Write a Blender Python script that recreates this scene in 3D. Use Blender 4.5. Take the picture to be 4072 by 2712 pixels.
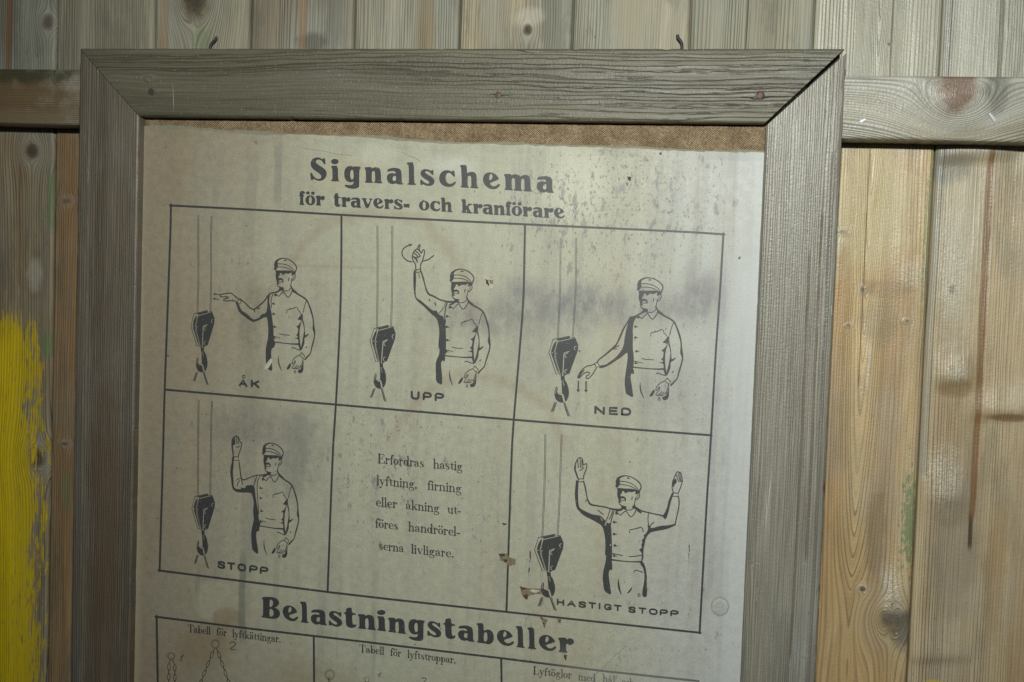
import bpy, bmesh, math, random
from mathutils import Matrix, Vector
from mathutils.geometry import tessellate_polygon

S = bpy.context.scene
for o in list(bpy.data.objects):
    bpy.data.objects.remove(o, do_unlink=True)
COL = S.collection
random.seed(7)
Z0 = 1.75                     # height of the top edge of the sign frame above the ground

# ------------------------------------------------------------------ camera
F_PX, IW, IH = 4500.87, 4072.0, 2712.0
RCV = Matrix(((0.98552070, 0.16592402, 0.03490235),
              (0.04279613, -0.04423894, -0.99810391),
              (-0.16406537, 0.98514574, -0.05069930)))       # world -> camera (x right, y down, z forward)
EYE = Vector((0.674299, -1.139396, -0.237615 + Z0))
cam_data = bpy.data.cameras.new('camera')
cam = bpy.data.objects.new('camera', cam_data)
COL.objects.link(cam)
rot = RCV.transposed() @ Matrix(((1, 0, 0), (0, -1, 0), (0, 0, -1)))
cam.matrix_world = Matrix.Translation(EYE) @ rot.to_4x4()
cam_data.sensor_width = 36.0
cam_data.lens = F_PX / IW * 36.0
cam_data.clip_start = 0.05
cam_data.clip_end = 200.0
cam_data.dof.use_dof = True
cam_data.dof.focus_distance = 1.19
cam_data.dof.aperture_fstop = 5.0
S.camera = cam

# ------------------------------------------------------------------ light: a flash unit held above the camera, faint daylight
world = bpy.data.worlds.new('World')
S.world = world
world.use_nodes = True
wn = world.node_tree.nodes
bg = wn['Background']
sky = wn.new('ShaderNodeTexSky')
sky.sky_type = 'NISHITA'
sky.sun_disc = False
sky.sun_elevation = math.radians(35)
sky.sun_rotation = math.radians(20)
world.node_tree.links.new(sky.outputs[0], bg.inputs[0])
bg.inputs[1].default_value = 0.05

fl = bpy.data.lights.new('flash', 'SPOT')
fl.energy = 116.0
fl.color = (0.98, 1.0, 0.925)
fl.shadow_soft_size = 0.022
fl.spot_size = math.radians(103)
fl.spot_blend = 1.0
flash = bpy.data.objects.new('flash', fl)
COL.objects.link(flash)
flash.location = (0.668, -1.12, 0.105 + Z0)
aim = Vector((0.66, 0.0, -0.12 + Z0)) - flash.location
flash.rotation_euler = aim.to_track_quat('-Z', 'Y').to_euler()

S.view_settings.view_transform = 'Standard'
S.view_settings.look = 'None'
S.view_settings.exposure = -0.92
S.view_settings.gamma = 1.0
S.view_settings.use_curve_mapping = False

# ------------------------------------------------------------------ helpers
def pt(x, y, Y):
    """photo pixel (4072 x 2712) -> point on the upright plane at depth Y"""
    d = RCV.transposed() @ Vector(((x - IW / 2) / F_PX, (y - IH / 2) / F_PX, 1.0))
    return EYE + d * ((Y - EYE.y) / d.y)


def wloc(o):
    v = Vector((0, 0, 0))
    while o is not None:
        v += Vector(o.location)
        o = o.parent
    return v


def mesh_obj(name, verts, faces, mats, parent=None, loc=None, fm=None, smooth=False):
    """verts in world space; loc = world place of the object's origin"""
    base = wloc(parent) if parent else Vector((0, 0, 0))
    org = Vector(loc) if loc is not None else base
    me = bpy.data.meshes.new(name)
    me.from_pydata([tuple(Vector(v) - org) for v in verts], [], faces)
    if not isinstance(mats, (list, tuple)):
        mats = [mats]
    for m in mats:
        me.materials.append(m)
    if fm:
        me.polygons.foreach_set('material_index', fm)
    if smooth:
        me.polygons.foreach_set('use_smooth', [True] * len(me.polygons))
    me.update()
    o = bpy.data.objects.new(name, me)
    COL.objects.link(o)
    if parent:
        o.parent = parent
        o.location = org - base
    else:
        o.location = org
    return o


def empty(name, loc, label, cat, group=None):
    o = bpy.data.objects.new(name, None)
    COL.objects.link(o)
    o.location = loc
    o.empty_display_size = 0.05
    return tag(o, label, cat, group)


def tag(o, label, cat, group=None):
    o['label'] = label
    o['category'] = cat
    if group:
        o['group'] = group
    return o


# ---- shader expression builder
class X:
    nt = None

    def __init__(s, sock):
        s.s = sock

    @staticmethod
    def put(inp, v):
        if isinstance(v, X):
            X.nt.links.new(v.s, inp)
        else:
            inp.default_value = v

    @staticmethod
    def m(op, *a, clamp=False):
        n = X.nt.nodes.new('ShaderNodeMath')
        n.operation = op
        n.use_clamp = clamp
        for i, v in enumerate(a):
            X.put(n.inputs[i], v)
        return X(n.outputs[0])

    def __add__(s, o): return X.m('ADD', s, o)
    __radd__ = __add__
    def __sub__(s, o): return X.m('SUBTRACT', s, o)
    def __rsub__(s, o): return X.m('SUBTRACT', o, s)
    def __mul__(s, o): return X.m('MULTIPLY', s, o)
    __rmul__ = __mul__
    def __truediv__(s, o): return X.m('DIVIDE', s, o)
    def __rtruediv__(s, o): return X.m('DIVIDE', o, s)
    def __pow__(s, o): return X.m('POWER', s, o)


def sqrt(a): return X.m('SQRT', a)
def xmin(a, b): return X.m('MINIMUM', a, b)
def xmax(a, b): return X.m('MAXIMUM', a, b)
def sat(a): return X.m('ADD', a, 0.0, clamp=True)


def ss(a, lo, hi, t0=0.0, t1=1.0):
    n = X.nt.nodes.new('ShaderNodeMapRange')
    n.interpolation_type = 'SMOOTHSTEP'
    X.put(n.inputs[0], a)
    if lo > hi:
        lo, hi, t0, t1 = hi, lo, t1, t0
    for i, v in zip((1, 2, 3, 4), (lo, hi, t0, t1)):
        n.inputs[i].default_value = v
    return X(n.outputs[0])


def vec(x, y, z=0.0):
    n = X.nt.nodes.new('ShaderNodeCombineXYZ')
    for i, v in enumerate((x, y, z)):
        X.put(n.inputs[i], v)
    return X(n.outputs[0])


def noise(v, scale=1.0, detail=2.0, rough=0.5, dist=0.0):
    n = X.nt.nodes.new('ShaderNodeTexNoise')
    X.put(n.inputs['Vector'], v)
    n.inputs['Scale'].default_value = scale
    n.inputs['Detail'].default_value = detail
    n.inputs['Roughness'].default_value = rough
    n.inputs['Distortion'].default_value = dist
    return X(n.outputs['Fac'])


def mix(f, a, b):
    n = X.nt.nodes.new('ShaderNodeMix')
    n.data_type = 'RGBA'
    n.clamp_factor = True
    X.put(n.inputs[0], f)
    for i, v in ((6, a), (7, b)):
        if isinstance(v, tuple) and len(v) == 3:
            v = (*v, 1.0)
        X.put(n.inputs[i], v)
    return X(n.outputs[2])


def mulc(c, f):
    n = X.nt.nodes.new('ShaderNodeMix')
    n.data_type = 'RGBA'
    n.blend_type = 'MULTIPLY'
    n.inputs[0].default_value = 1.0
    if isinstance(c, tuple):
        c = (*c, 1.0)
    X.put(n.inputs[6], c)
    X.put(n.inputs[7], f)
    return X(n.outputs[2])


def new_mat(name):
    m = bpy.data.materials.new(name)
    m.use_nodes = True
    X.nt = m.node_tree
    b = m.node_tree.nodes['Principled BSDF']
    return m, b


def obj_xyz():
    n = X.nt.nodes.new('ShaderNodeTexCoord')
    s = X.nt.nodes.new('ShaderNodeSeparateXYZ')
    X.nt.links.new(n.outputs['Object'], s.inputs[0])
    return X(s.outputs[0]), X(s.outputs[1]), X(s.outputs[2]), X(n.outputs['Object'])


def finish(b, col, rough, height=None, bump=0.5, dist=0.001, spec=0.5):
    X.put(b.inputs['Base Color'], col if isinstance(col, X) else (*col, 1.0))
    X.put(b.inputs['Roughness'], rough)
    X.put(b.inputs['Specular IOR Level'], spec)
    if height is not None:
        n = X.nt.nodes.new('ShaderNodeBump')
        n.inputs['Strength'].default_value = bump
        n.inputs['Distance'].default_value = dist
        X.put(n.inputs['Height'], height)
        X.nt.links.new(n.outputs[0], b.inputs['Normal'])


def flat_mat(name, col, rough=0.6, metal=0.0, var=0.25, scale=400):
    m, b = new_mat(name)
    x, y, z, v = obj_xyz()
    n = noise(v, scale, 3, 0.6)
    c = mix(n, tuple(k * (1 - var) for k in col), tuple(k * (1 + var) for k in col))
    b.inputs['Metallic'].default_value = metal
    finish(b, c, rough, n, 0.3, 0.0006)
    return m


# ---- weathered timber
def wood(name, seed, light, dark, grey, axis='z', lines=330.0, knots=(), line_amt=0.5, grey_lo=0.35, grey_hi=0.7,
         cath=None, tan_below=None, tan=(0.40, 0.27, 0.13), paint=None, green=None, streaks=(), spots=(), rough=0.62, bump=0.6,
         wander=0.004, silver=(), spec=0.35, fleck=0.0, late_lo=0.45, fibre=(0.80, 1.18), und=0.0, wig=0.5, dirt=0.0):
    """axis: direction of the grain in object space. knots: (u, v, radius, stretch, darkness)"""
    m, b = new_mat(name)
    x, y, z, _ = obj_xyz()
    u, v = (x, z) if axis == 'z' else (z, x)
    sd = seed * 3.713
    q = vec(u, v, y * 0.6 + sd)
    # lines of the grain flow round the knots
    psi = u
    kd = []
    for (ku, kv, r, st, dk) in knots:
        du = u - ku
        dv = (v - kv) * (1.0 / st)
        d2 = du * du + dv * dv
        psi = psi - (r * r * 1.6) * du / (d2 + r * r * 0.35)
        kd.append((sqrt(d2), r, dk, du, dv))
    if cath:
        cu, cv, k = cath      # nested arches down the middle of the board
        du = u - cu
        ad = sqrt(du * du + 0.000009)
        psi = psi - du + ad - (v - cv) * ss(ad, 0.026, 0.0) * k
    wob = noise(vec(u * 9.0, v * 2.2, sd), 1.0, 2, 0.5) - 0.5
    psi = psi + wob * (wander * 2)
    ph = psi * lines + (noise(vec(psi * 45.0, v * 0.8, sd + 4.0), 1.0, 2, 0.5) - 0.5) * 5.0 + (noise(vec(psi * 260.0, v * 16.0, sd + 12.0), 1.0, 2, 0.6) - 0.5) * wig
    fr = X.m('FRACT', ph)
    late = ss(fr, late_lo, 0.90) * ss(fr, 1.0, 0.93)
    vis = ss(noise(vec(psi * 30.0, v * 1.6, sd + 9.0), 1.0, 2, 0.5), 0.33, 0.62, 0.3, 1.0)
    late = late * vis
    for (d, r, dk, du, dv) in kd:
        late = late * ss(d, r * 0.45, r * 0.9, 0.12, 1.0)
    fib = noise(vec(psi * 900.0, v * 14.0, sd + 1.0), 1.0, 3, 0.6)
    broad = noise(vec(psi * 34.0, v * 1.1, sd + 2.0), 1.0, 3, 0.55)
    blot = noise(vec(u * 14.0, v * 5.0, sd + 5.0), 1.0, 3, 0.6, 0.4)
    col = mix(ss(broad, 0.3, 0.72), light, dark)
    if tan_below is not None:
        col = mix(ss(v + (blot - 0.5) * 0.05, tan_below + 0.012, tan_below - 0.012, 0.0, 0.85), col, mix(ss(broad, 0.3, 0.7), tan, tuple(t * k for t, k in zip(tan, (0.72, 0.62, 0.52)))))
    gm = ss(blot + (broad - 0.5) * 0.4, grey_lo, grey_hi, 0.0, 0.9)
    if tan_below is not None:
        gm = gm * ss(v, tan_below + 0.012, tan_below - 0.012, 1.0, 0.45)
    col = mix(gm, col, grey)
    col = mulc(col, ss(late * line_amt, 0.0, 1.0, 1.0, 0.18))
    col = mulc(col, ss(fib, 0.25, 0.75, *fibre))
    if dirt:
        dn_ = noise(vec(u * 26.0, v * 7.0, sd + 27.0), 1.0, 5, 0.68)
        col = mix(ss(dn_ + (fib - 0.5) * 0.25, 0.50, 0.66) * dirt, col, (0.125, 0.12, 0.09))
    # mildew freckles
    mil = ss(noise(vec(u * 420.0, v * 160.0, sd + 6.0), 1.0, 2, 0.6), 0.66, 0.76) * ss(blot, 0.42, 0.62)
    col = mix(mil * 0.55, col, (0.03, 0.035, 0.02))
    h = fib * 0.35 + late * 0.9
    if und:
        h = h + noise(vec(u * 38.0, v * 11.0, sd + 21.0), 1.0, 2, 0.5) * und + noise(vec(u * 300.0, v * 420.0, sd + 23.0), 1.0, 2, 0.6) * 0.5
    for (su, sv, ru, rv, c, a) in spots:       # stains, plus shading painted below ridges, with a shape of their own
        d = sqrt(((u - su) * (1.0 / ru)) ** 2.0 + ((v - sv) * (1.0 / rv)) ** 2.0) + (noise(q, 60.0, 3, 0.6) - 0.5) * 0.9
        col = mix(ss(d, 1.1, 0.45, 0.0, a), col, c)
    for (su, w, v0, v1, c, a) in streaks:      # resin streaks and shakes along the grain
        d = X.m('ABSOLUTE', u - su + wob * 0.006) * (1.0 / w) + (noise(vec(u * 200.0, v * 25.0, sd + 8.0), 1.0, 2, 0.5) - 0.5) * 0.7
        k = ss(d, 1.15, 0.6) * ss(v, v0 - 0.006, v0 + 0.006) * ss(v, v1 + 0.006, v1 - 0.006)
        col = mix(k * a, col, c)
        h = h - k * 0.8
    for (d, r, dk, du, dv) in kd:
        dn = d + (noise(q, 110.0, 2, 0.5) - 0.5) * (r * 0.35)
        halo = ss(dn, r * 2.6, r * 0.8)
        col = mix(ss(dn, r * 3.0, r * 1.1) * ss(fib, 0.3, 0.6, 0.2, 0.5) * dk, col, (0.37, 0.35, 0.28))
        ins = ss(dn, r * 1.15, r * 0.55)
        kc = mix(ss(dn + (noise(vec(u * 330.0, v * 330.0, sd), 1.0, 3, 0.7) - 0.5) * (r * 0.9), r * 0.25, r * 0.95), (0.035, 0.026, 0.016), (0.13, 0.095, 0.055))
        col = mix(ins * dk, col, kc)
        h = h + halo * 0.6
    gl = fib * 0.0
    for (su, sv, ru, rv) in silver:            # raised, crazed glossy patches, their sheen painted in as pale colour
        d = sqrt(((u - su) * (1.0 / ru)) ** 2.0 + ((v - sv) * (1.0 / rv)) ** 2.0) + (noise(q, 45.0, 2, 0.6) - 0.5) * 0.7
        k = ss(d, 1.25, 0.2)
        cr = noise(vec(u * 300.0, v * 520.0, sd), 1.0, 3, 0.65)
        col = mix(k * ss(cr * 0.55 + fib * 0.45, 0.36, 0.60, 0.04, 0.62) * ss(late, 0.0, 0.7, 1.0, 0.4), col, (0.55, 0.53, 0.43))
        gl = gl + k
        h = h + k * cr * 1.6
    if green:
        for (su, sv, ru, rv, a) in green:
            d = sqrt(((u - su) * (1.0 / ru)) ** 2.0 + ((v - sv) * (1.0 / rv)) ** 2.0)
            n = noise(vec(u * 330.0, v * 120.0, sd + 3.0), 1.0, 3, 0.65)
            k = ss(d + (n - 0.5) * 3.2 + (blot - 0.5) * 1.2, 0.95, 0.6)
            col = mix(k * a, col, (0.15, 0.215, 0.10))
    if paint:
        for (pu, ptop, pbot, soft, lean) in paint:
            n = noise(vec(u * 300.0, v * 24.0, sd + 7.0), 1.0, 4, 0.65)
            n2 = noise(vec(u * 60.0, v * 11.0, sd + 11.0), 1.0, 3, 0.6)
            edge = (pu - u + (v - ptop) * lean) * (1.0 / soft)
            topm = (ptop - v) * (1.0 / 0.03)
            n3 = noise(vec(u * 150.0, v * 45.0, sd + 17.0), 1.0, 4, 0.7)
            k = xmin(edge, topm * 1.3) + (n - 0.5) * 3.6 + (n2 - 0.5) * 2.4 + (n3 - 0.5) * 2.8
            kk = ss(k, 0.15, 0.6)
            worn = ss(n3 * 0.5 + fib * 0.3 + n * 0.2, 0.53, 0.62, 0.0, 0.75) * ss(edge, 3.2, 0.6, 0.35, 1.0)
            thin = ss(k, 0.5, 2.6)
            pc = mix(ss(n2, 0.3, 0.7), (0.86, 0.64, 0.004), (0.74, 0.54, 0.006))
            pc = mix((1.0 - thin) * 0.5, pc, (0.40, 0.29, 0.03))
            pc = mulc(pc, ss(late, 0.0, 1.0, 1.0, 0.72))
            pc = mix(worn, pc, mix(fib, (0.10, 0.085, 0.04), (0.24, 0.19, 0.09)))
            col = mix(kk, col, pc)
    if fleck:
        fk = ss(noise(vec(u * 700.0, v * 500.0, sd + 13.0), 1.0, 1, 0.5), 0.735, 0.78)
        col = mix(fk * fleck, col, (0.72, 0.70, 0.64))
    rg = xmax(ss(fib, 0.2, 0.8, rough - 0.12, rough + 0.12) - gl * 0.16, 0.25)
    finish(b, col, rg, h, bump, 0.0011, spec)
    return m


# ------------------------------------------------------------------ the plank wall
YW = 0.058
YR = 0.024
ground_z = 0.0
wall = empty('plank_wall', (0.4, YW, 0.0), 'weathered vertical tongue and groove plank wall with a horizontal rail behind the framed notice', 'wall')

GREY = (0.285, 0.285, 0.235)
SE = [-0.183, -0.0632, 0.0562, 0.1694, 0.2887, 0.4057, 0.5271, 0.650, 0.7743, 0.8984, 1.0205, 1.142]
SE = [-0.423, -0.303] + SE + [1.262, 1.382]
TB = Z0 - 0.086             # below the rail the boards are less bleached


def plank_mat(i, xc, name):
    def L(px, py):          # photo pixel -> plank-local (u, v)
        p = pt(px, py, YW)
        return p.x - xc, p.z
    kw = dict(seed=i + 1, light=(0.325, 0.30, 0.215), dark=(0.22, 0.20, 0.14), grey=GREY, tan_below=TB, lines=300 + 60 * random.random(),
              tan=(0.38, 0.28, 0.145), line_amt=0.55, dirt=0.55, fibre=(0.72, 1.24))
    if i == 2:      # far left, yellow paint low down
        k1 = L(126, 601); k2 = L(190, 88); k3 = L(150, 1820); k4 = L(20, 1500)
        ptop = L(0, 1265)[1]
        kw.update(knots=[(k1[0], k1[1], 0.0095, 1.15, 0.85), (k2[0], k2[1], 0.008, 1.3, 0.7), (k3[0], k3[1], 0.012, 1.2, 0.8)],
                  paint=[(L(172, 1400)[0], ptop + 0.006, 0, 0.027, -0.022)], grey_lo=0.3, grey_hi=0.62, tan=(0.33, 0.245, 0.14),
                  green=[(L(200, 950)[0], L(200, 800)[1], 0.007, 0.05, 0.6), (L(185, 1375)[0], L(185, 1375)[1], 0.009, 0.02, 0.7)],
                  streaks=[(L(35, 100)[0], 0.004, Z0 - 0.02, Z0 + 0.08, (0.22, 0.10, 0.035), 0.7), (L(75, 1000)[0], 0.0018, Z0 - 0.26, Z0 - 0.12, (0.2, 0.1, 0.04), 0.5)],
                  spots=[(L(30, 60)[0], L(60, 60)[1], 0.02, 0.06, (0.15, 0.135, 0.1), 0.6), (L(140, 1090)[0], L(140, 1090)[1], 0.012, 0.022, (0.45, 0.42, 0.34), 0.6)])
    elif i == 3:    # strip left of the frame, smooth and orange
        k = L(262, 800); k2 = L(255, 1765)
        kw.update(tan=(0.40, 0.27, 0.14), grey_lo=0.52, grey_hi=0.8, knots=[(k[0], k[1], 0.006, 0.6, 0.55), (k2[0], k2[1], 0.005, 0.55, 0.6)], rough=0.5, line_amt=0.4, streaks=[(SE[3] - xc + 0.0036 - (SE[4] - SE[3]), 0.0024, 0.0, TB, (0.16, 0.175, 0.145), 0.85)],
                  green=[(L(262, 1950)[0], L(262, 1950)[1], 0.006, 0.03, 0.45)])
    elif i == 4:
        k = L(775, -22)
        kw.update(knots=[(k[0], k[1], 0.02, 1.7, 0.9)], green=[(L(800, 150)[0], L(800, 155)[1], 0.010, 0.016, 0.45)], line_amt=0.65, streaks=[(L(648, 60)[0], 0.006, Z0, Z0 + .08, (0.30, 0.19, 0.10), 0.6)])
    elif i == 5:
        kw.update(light=(0.27, 0.23, 0.165), dark=(0.17, 0.14, 0.10), streaks=[(L(1205, 50)[0], 0.005, Z0 + 0.0, Z0 + 0.08, (0.28, 0.17, 0.09), 0.6)], grey_lo=0.3, grey_hi=0.66, spots=[(L(1245, 165)[0], L(1245, 165)[1], 0.022, 0.012, (0.11, 0.105, 0.085), 0.75), (L(1330, 60)[0], L(1330, 60)[1], 0.012, 0.05, (0.14, 0.135, 0.11), 0.5)])
    elif i == 6:
        kw.update(light=(0.38, 0.35, 0.265), streaks=[(L(1690, 80)[0], 0.010, Z0 + 0.0, Z0 + 0.08, (0.23, 0.165, 0.09), 0.6)])
    elif i == 7:
        k = L(2098, 118)
        kw.update(light=(0.385, 0.335, 0.23), dark=(0.29, 0.24, 0.16), knots=[(k[0], k[1], 0.0055, 1.3, 0.95)], spots=[(L(2100, 70)[0], L(2100, 70)[1], 0.02, 0.014, (0.46, 0.43, 0.35), 0.6)], line_amt=0.45)
    elif i == 8:
        kw.update(light=(0.38, 0.345, 0.255), dark=(0.28, 0.25, 0.18), spots=[(L(2500, 30)[0], L(2500, 60)[1], 0.02, 0.05, (0.33, 0.29, 0.2), 0.6)])
    elif i == 9:
        kw.update(light=(0.33, 0.31, 0.23), dark=(0.23, 0.21, 0.15), streaks=[(L(2973, 100)[0], 0.0007, Z0, Z0 + 0.08, (0.03, 0.03, 0.02), 0.9)], line_amt=0.6)
    elif i == 10:   # right of the frame: arches and the big knot low down
        k1 = L(3430, 1153); k2 = L(3352, 923); k3 = L(3375, 1293); k4 = L(3605, 1278); k5 = L(3540, 2465); k6 = L(3535, 176); k7 = L(3568, 230); k8 = L(3430, 2343)
        kw.update(knots=[(k1[0], k1[1], 0.0032, 1.0, 0.6), (k2[0], k2[1], 0.0045, 0.55, 0.5), (k3[0], k3[1], 0.0024, 0.7, 0.6), (k4[0], k4[1], 0.003, 0.6, 0.6),
                         (k5[0], k5[1], 0.014, 1.45, 0.5), (k6[0], k6[1], 0.0016, 1.2, 0.95), (k8[0], k8[1], 0.0035, 1.0, 0.8)],
                  cath=(0.002, Z0 - 0.45, 0.075), tan=(0.56, 0.40, 0.185), light=(0.42, 0.40, 0.32), dark=(0.31, 0.29, 0.22), grey=(0.37, 0.365, 0.31), grey_lo=0.4, grey_hi=0.75, late_lo=0.55, line_amt=0.52,
                  silver=[(L(3625, 1085)[0], L(3625, 1085)[1], 0.016, 0.018), (L(3555, 2350)[0], L(3555, 2350)[1], 0.016, 0.034), (L(3455, 1460)[0], L(3455, 1460)[1], 0.004, 0.028), (L(3335, 990)[0], L(3335, 980)[1], 0.006, 0.012)],
                  green=[(L(3612, 2060)[0], L(3612, 2060)[1], 0.0095, 0.06, 0.8), (L(3685, 1000)[0], L(3685, 900)[1], 0.004, 0.12, 0.5)],
                  spots=[(L(3450, 830)[0], L(3450, 830)[1], 0.055, 0.08, (0.50, 0.43, 0.25), 0.65), (L(3300, 1000)[0], L(3310, 1000)[1], 0.012, 0.06, (0.55, 0.51, 0.37), 0.6), (L(3520, 1150)[0], L(3560, 1150)[1], 0.035, 0.012, (0.27, 0.185, 0.095), 0.6), (L(3500, 1270)[0], L(3500, 1280)[1], 0.024, 0.03, (0.22, 0.19, 0.12), 0.45), (L(3480, 2150)[0], L(3480, 2130)[1], 0.012, 0.07, (0.2, 0.14, 0.075), 0.6),
                         (L(3605, 2500)[0], L(3605, 2505)[1], 0.016, 0.026, (0.075, 0.07, 0.055), 0.8), (L(3540, 2455)[0], L(3540, 2455)[1], 0.010, 0.010, (0.20, 0.16, 0.12), 0.8)],
                  streaks=[(L(3440, 1000)[0], 0.0006, Z0 - 0.33, Z0 - 0.09, (0.14, 0.07, 0.03), 0.75), (L(3548, 100)[0], 0.0009, Z0 - 0.02, Z0 + 0.08, (0.10, 0.095, 0.07), 0.8)],
                  spec=0.6, rough=0.43, wander=0.003, und=4.0, dirt=0.22, fibre=(0.84, 1.15))
    elif i == 11:   # far right board with a resin streak
        a = L(3944, 700)
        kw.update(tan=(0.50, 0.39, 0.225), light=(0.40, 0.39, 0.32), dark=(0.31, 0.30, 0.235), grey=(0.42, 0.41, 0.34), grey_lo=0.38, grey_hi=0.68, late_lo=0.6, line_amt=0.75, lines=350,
                  streaks=[(SE[11] - xc + 0.005, 0.0034, Z0 - 0.42, TB + 0.2, (0.25, 0.255, 0.225), 0.5), (SE[11] - xc + 0.0088, 0.0005, Z0 - 0.42, TB + 0.2, (0.06, 0.06, 0.05), 0.7), (a[0] - 0.0005, 0.0035, Z0 - 0.46, Z0 - 0.088, (0.19, 0.10, 0.04), 0.85), (L(3988, 100)[0], 0.0028, Z0 - 0.02, Z0 + 0.08, (0.13, 0.12, 0.085), 0.7), (L(3862, 2070)[0], 0.0022, Z0 - 0.49, Z0 - 0.456, (0.05, 0.03, 0.015), 0.9)],
                  silver=[(L(3800, 1480)[0], L(3800, 1480)[1], 0.016, 0.016), (L(3790, 1050)[0], L(3790, 1050)[1], 0.018, 0.06), (L(3750, 1880)[0], L(3750, 1900)[1], 0.022, 0.04)],
                  spots=[(L(3810, 1050)[0], L(3810, 1000)[1], 0.026, 0.12, (0.47, 0.43, 0.32), 0.6), (L(3800, 1550)[0], L(3800, 1545)[1], 0.022, 0.011, (0.22, 0.14, 0.06), 0.75), (L(3780, 2045)[0], L(3780, 2045)[1], 0.022, 0.016, (0.2, 0.14, 0.075), 0.6), (L(4010, 1665)[0], L(4010, 1660)[1], 0.03, 0.005, (0.2, 0.12, 0.06), 0.8),  # dark spots under the ridges are ridge shading put into the colour
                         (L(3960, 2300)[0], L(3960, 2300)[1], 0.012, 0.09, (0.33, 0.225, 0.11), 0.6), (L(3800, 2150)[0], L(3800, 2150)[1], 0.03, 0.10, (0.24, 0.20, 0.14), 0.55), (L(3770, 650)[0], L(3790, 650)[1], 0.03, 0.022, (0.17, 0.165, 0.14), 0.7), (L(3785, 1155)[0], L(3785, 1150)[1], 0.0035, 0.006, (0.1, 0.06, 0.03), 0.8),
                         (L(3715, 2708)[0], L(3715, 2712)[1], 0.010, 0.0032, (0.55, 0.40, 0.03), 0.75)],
                  spec=0.6, rough=0.43, und=4.0, dirt=0.35, fibre=(0.84, 1.15))
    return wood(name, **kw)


def ridge(u, v, feats):
    d = 0.0
    for (fu, fv, ru, h, lo) in feats:
        k = max(0.0, 1 - ((u - fu) / ru) ** 2)
        dv = v - fv - 0.10 * (u - fu)
        d += k * 1.7 * h * math.exp(-(dv / (lo * (2.6 if dv > 0 else 0.55))) ** 2)
    return d


def make_plank(i, x0, x1):
    """a board with eased edges; its visible run gets a fine grid with real swells at the knots"""
    xc = (x0 + x1) / 2
    g = 0.0006
    b = 0.0026
    tw = random.uniform(-0.0006, 0.0006)
    us = [x0 + g, x0 + g + b * 0.35, x0 + g + b, x0 + g + b * 2.0]
    n = 22 if i in (10, 11) else 8
    for k in range(1, n):
        us.append(x0 + g + 2 * b + (x1 - x0 - 2 * g - 4 * b) * k / n)
    us += [x1 - g - b * 2.0, x1 - g - b, x1 - g - b * 0.35, x1 - g]
    feats = []
    if i == 11:
        for (px, py, ru, h, lo) in ((3800, 1500, 0.026, 0.0026, 0.010), (3780, 1975, 0.024, 0.002, 0.014), (3880, 610, 0.045, 0.004, 0.010), (3720, 2610, 0.04, 0.0022, 0.009)):
            p = pt(px, py, YW); feats.append((p.x, p.z, ru, h, lo))
        p = pt(4010, 1640, YW); feats.append((p.x, p.z, 0.04, 0.003, 0.008))
    if i == 10:
        p = pt(3550, 2420, YW); feats.append((p.x, p.z, 0.022, 0.0035, 0.022))
    vs = [0.0, 0.5, 0.9]
    k = 1.0
    step = 0.0045 if feats else 0.03
    while k < Z0 + 0.12:
        vs.append(k); k += step
    vs += [Z0 + 0.2, Z0 + 0.45, 2.5]
    depth = {0: 0.0042, 1: 0.0017, 2: 0.0004, 3: 0.0}
    V, Fc = [], []
    nu = len(us)
    for v in vs:
        for j, u in enumerate(us):
            e = min(j, nu - 1 - j)
            d = depth.get(e, 0.0)
            y = YW + d + tw * math.sin(v * 5 + i) * 0.5 - ridge(u, v, feats) + 0.0004 * math.cos((u - xc) * 26)
            V.append((u, y, v))
    # back edge row so the joint between two boards reads as a deep dark line
    for a in range(len(vs) - 1):
        for j in range(nu - 1):
            p = a * nu + j
            Fc.append((p, p + 1, p + nu + 1, p + nu))
    base = len(V)
    for v in vs:
        V.append((x0 + g, YW + 0.02, v)); V.append((x1 - g, YW + 0.02, v))
    for a in range(len(vs) - 1):
        Fc.append((base + 2 * a, a * nu, (a + 1) * nu, base + 2 * a + 2))
        Fc.append((a * nu + nu - 1, base + 2 * a + 1, base + 2 * a + 3, (a + 1) * nu + nu - 1))
        Fc.append((base + 2 * a + 1, base + 2 * a, base + 2 * a + 2, base + 2 * a + 3))
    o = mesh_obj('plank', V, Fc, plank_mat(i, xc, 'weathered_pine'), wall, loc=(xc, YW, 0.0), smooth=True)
    return o


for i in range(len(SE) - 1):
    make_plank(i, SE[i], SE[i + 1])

# tongues behind the joints close the wall
tg_m = flat_mat('tongue_wood', (0.16, 0.14, 0.095), 0.8, 0, 0.3, 90)
V, Fc = [], []
a0, a1 = SE[0], SE[-1]
for (x, y, z) in ((a0, YW + 0.0085, 0.01), (a1, YW + 0.0085, 0.01), (a1, YW + 0.0085, 2.49), (a0, YW + 0.0085, 2.49)):
    V.append((x, y, z))
# one tongue strip per joint
V, Fc = [], []
for s in SE[1:-1]:
    k = len(V)
    V += [(s - 0.003, YW + 0.0085, 0.01), (s + 0.003, YW + 0.0085, 0.01), (s + 0.003, YW + 0.0085, 2.49), (s - 0.003, YW + 0.0085, 2.49)]
    Fc.append((k, k + 1, k + 2, k + 3))
mesh_obj('joint_backing', V, Fc, tg_m, wall)

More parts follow.
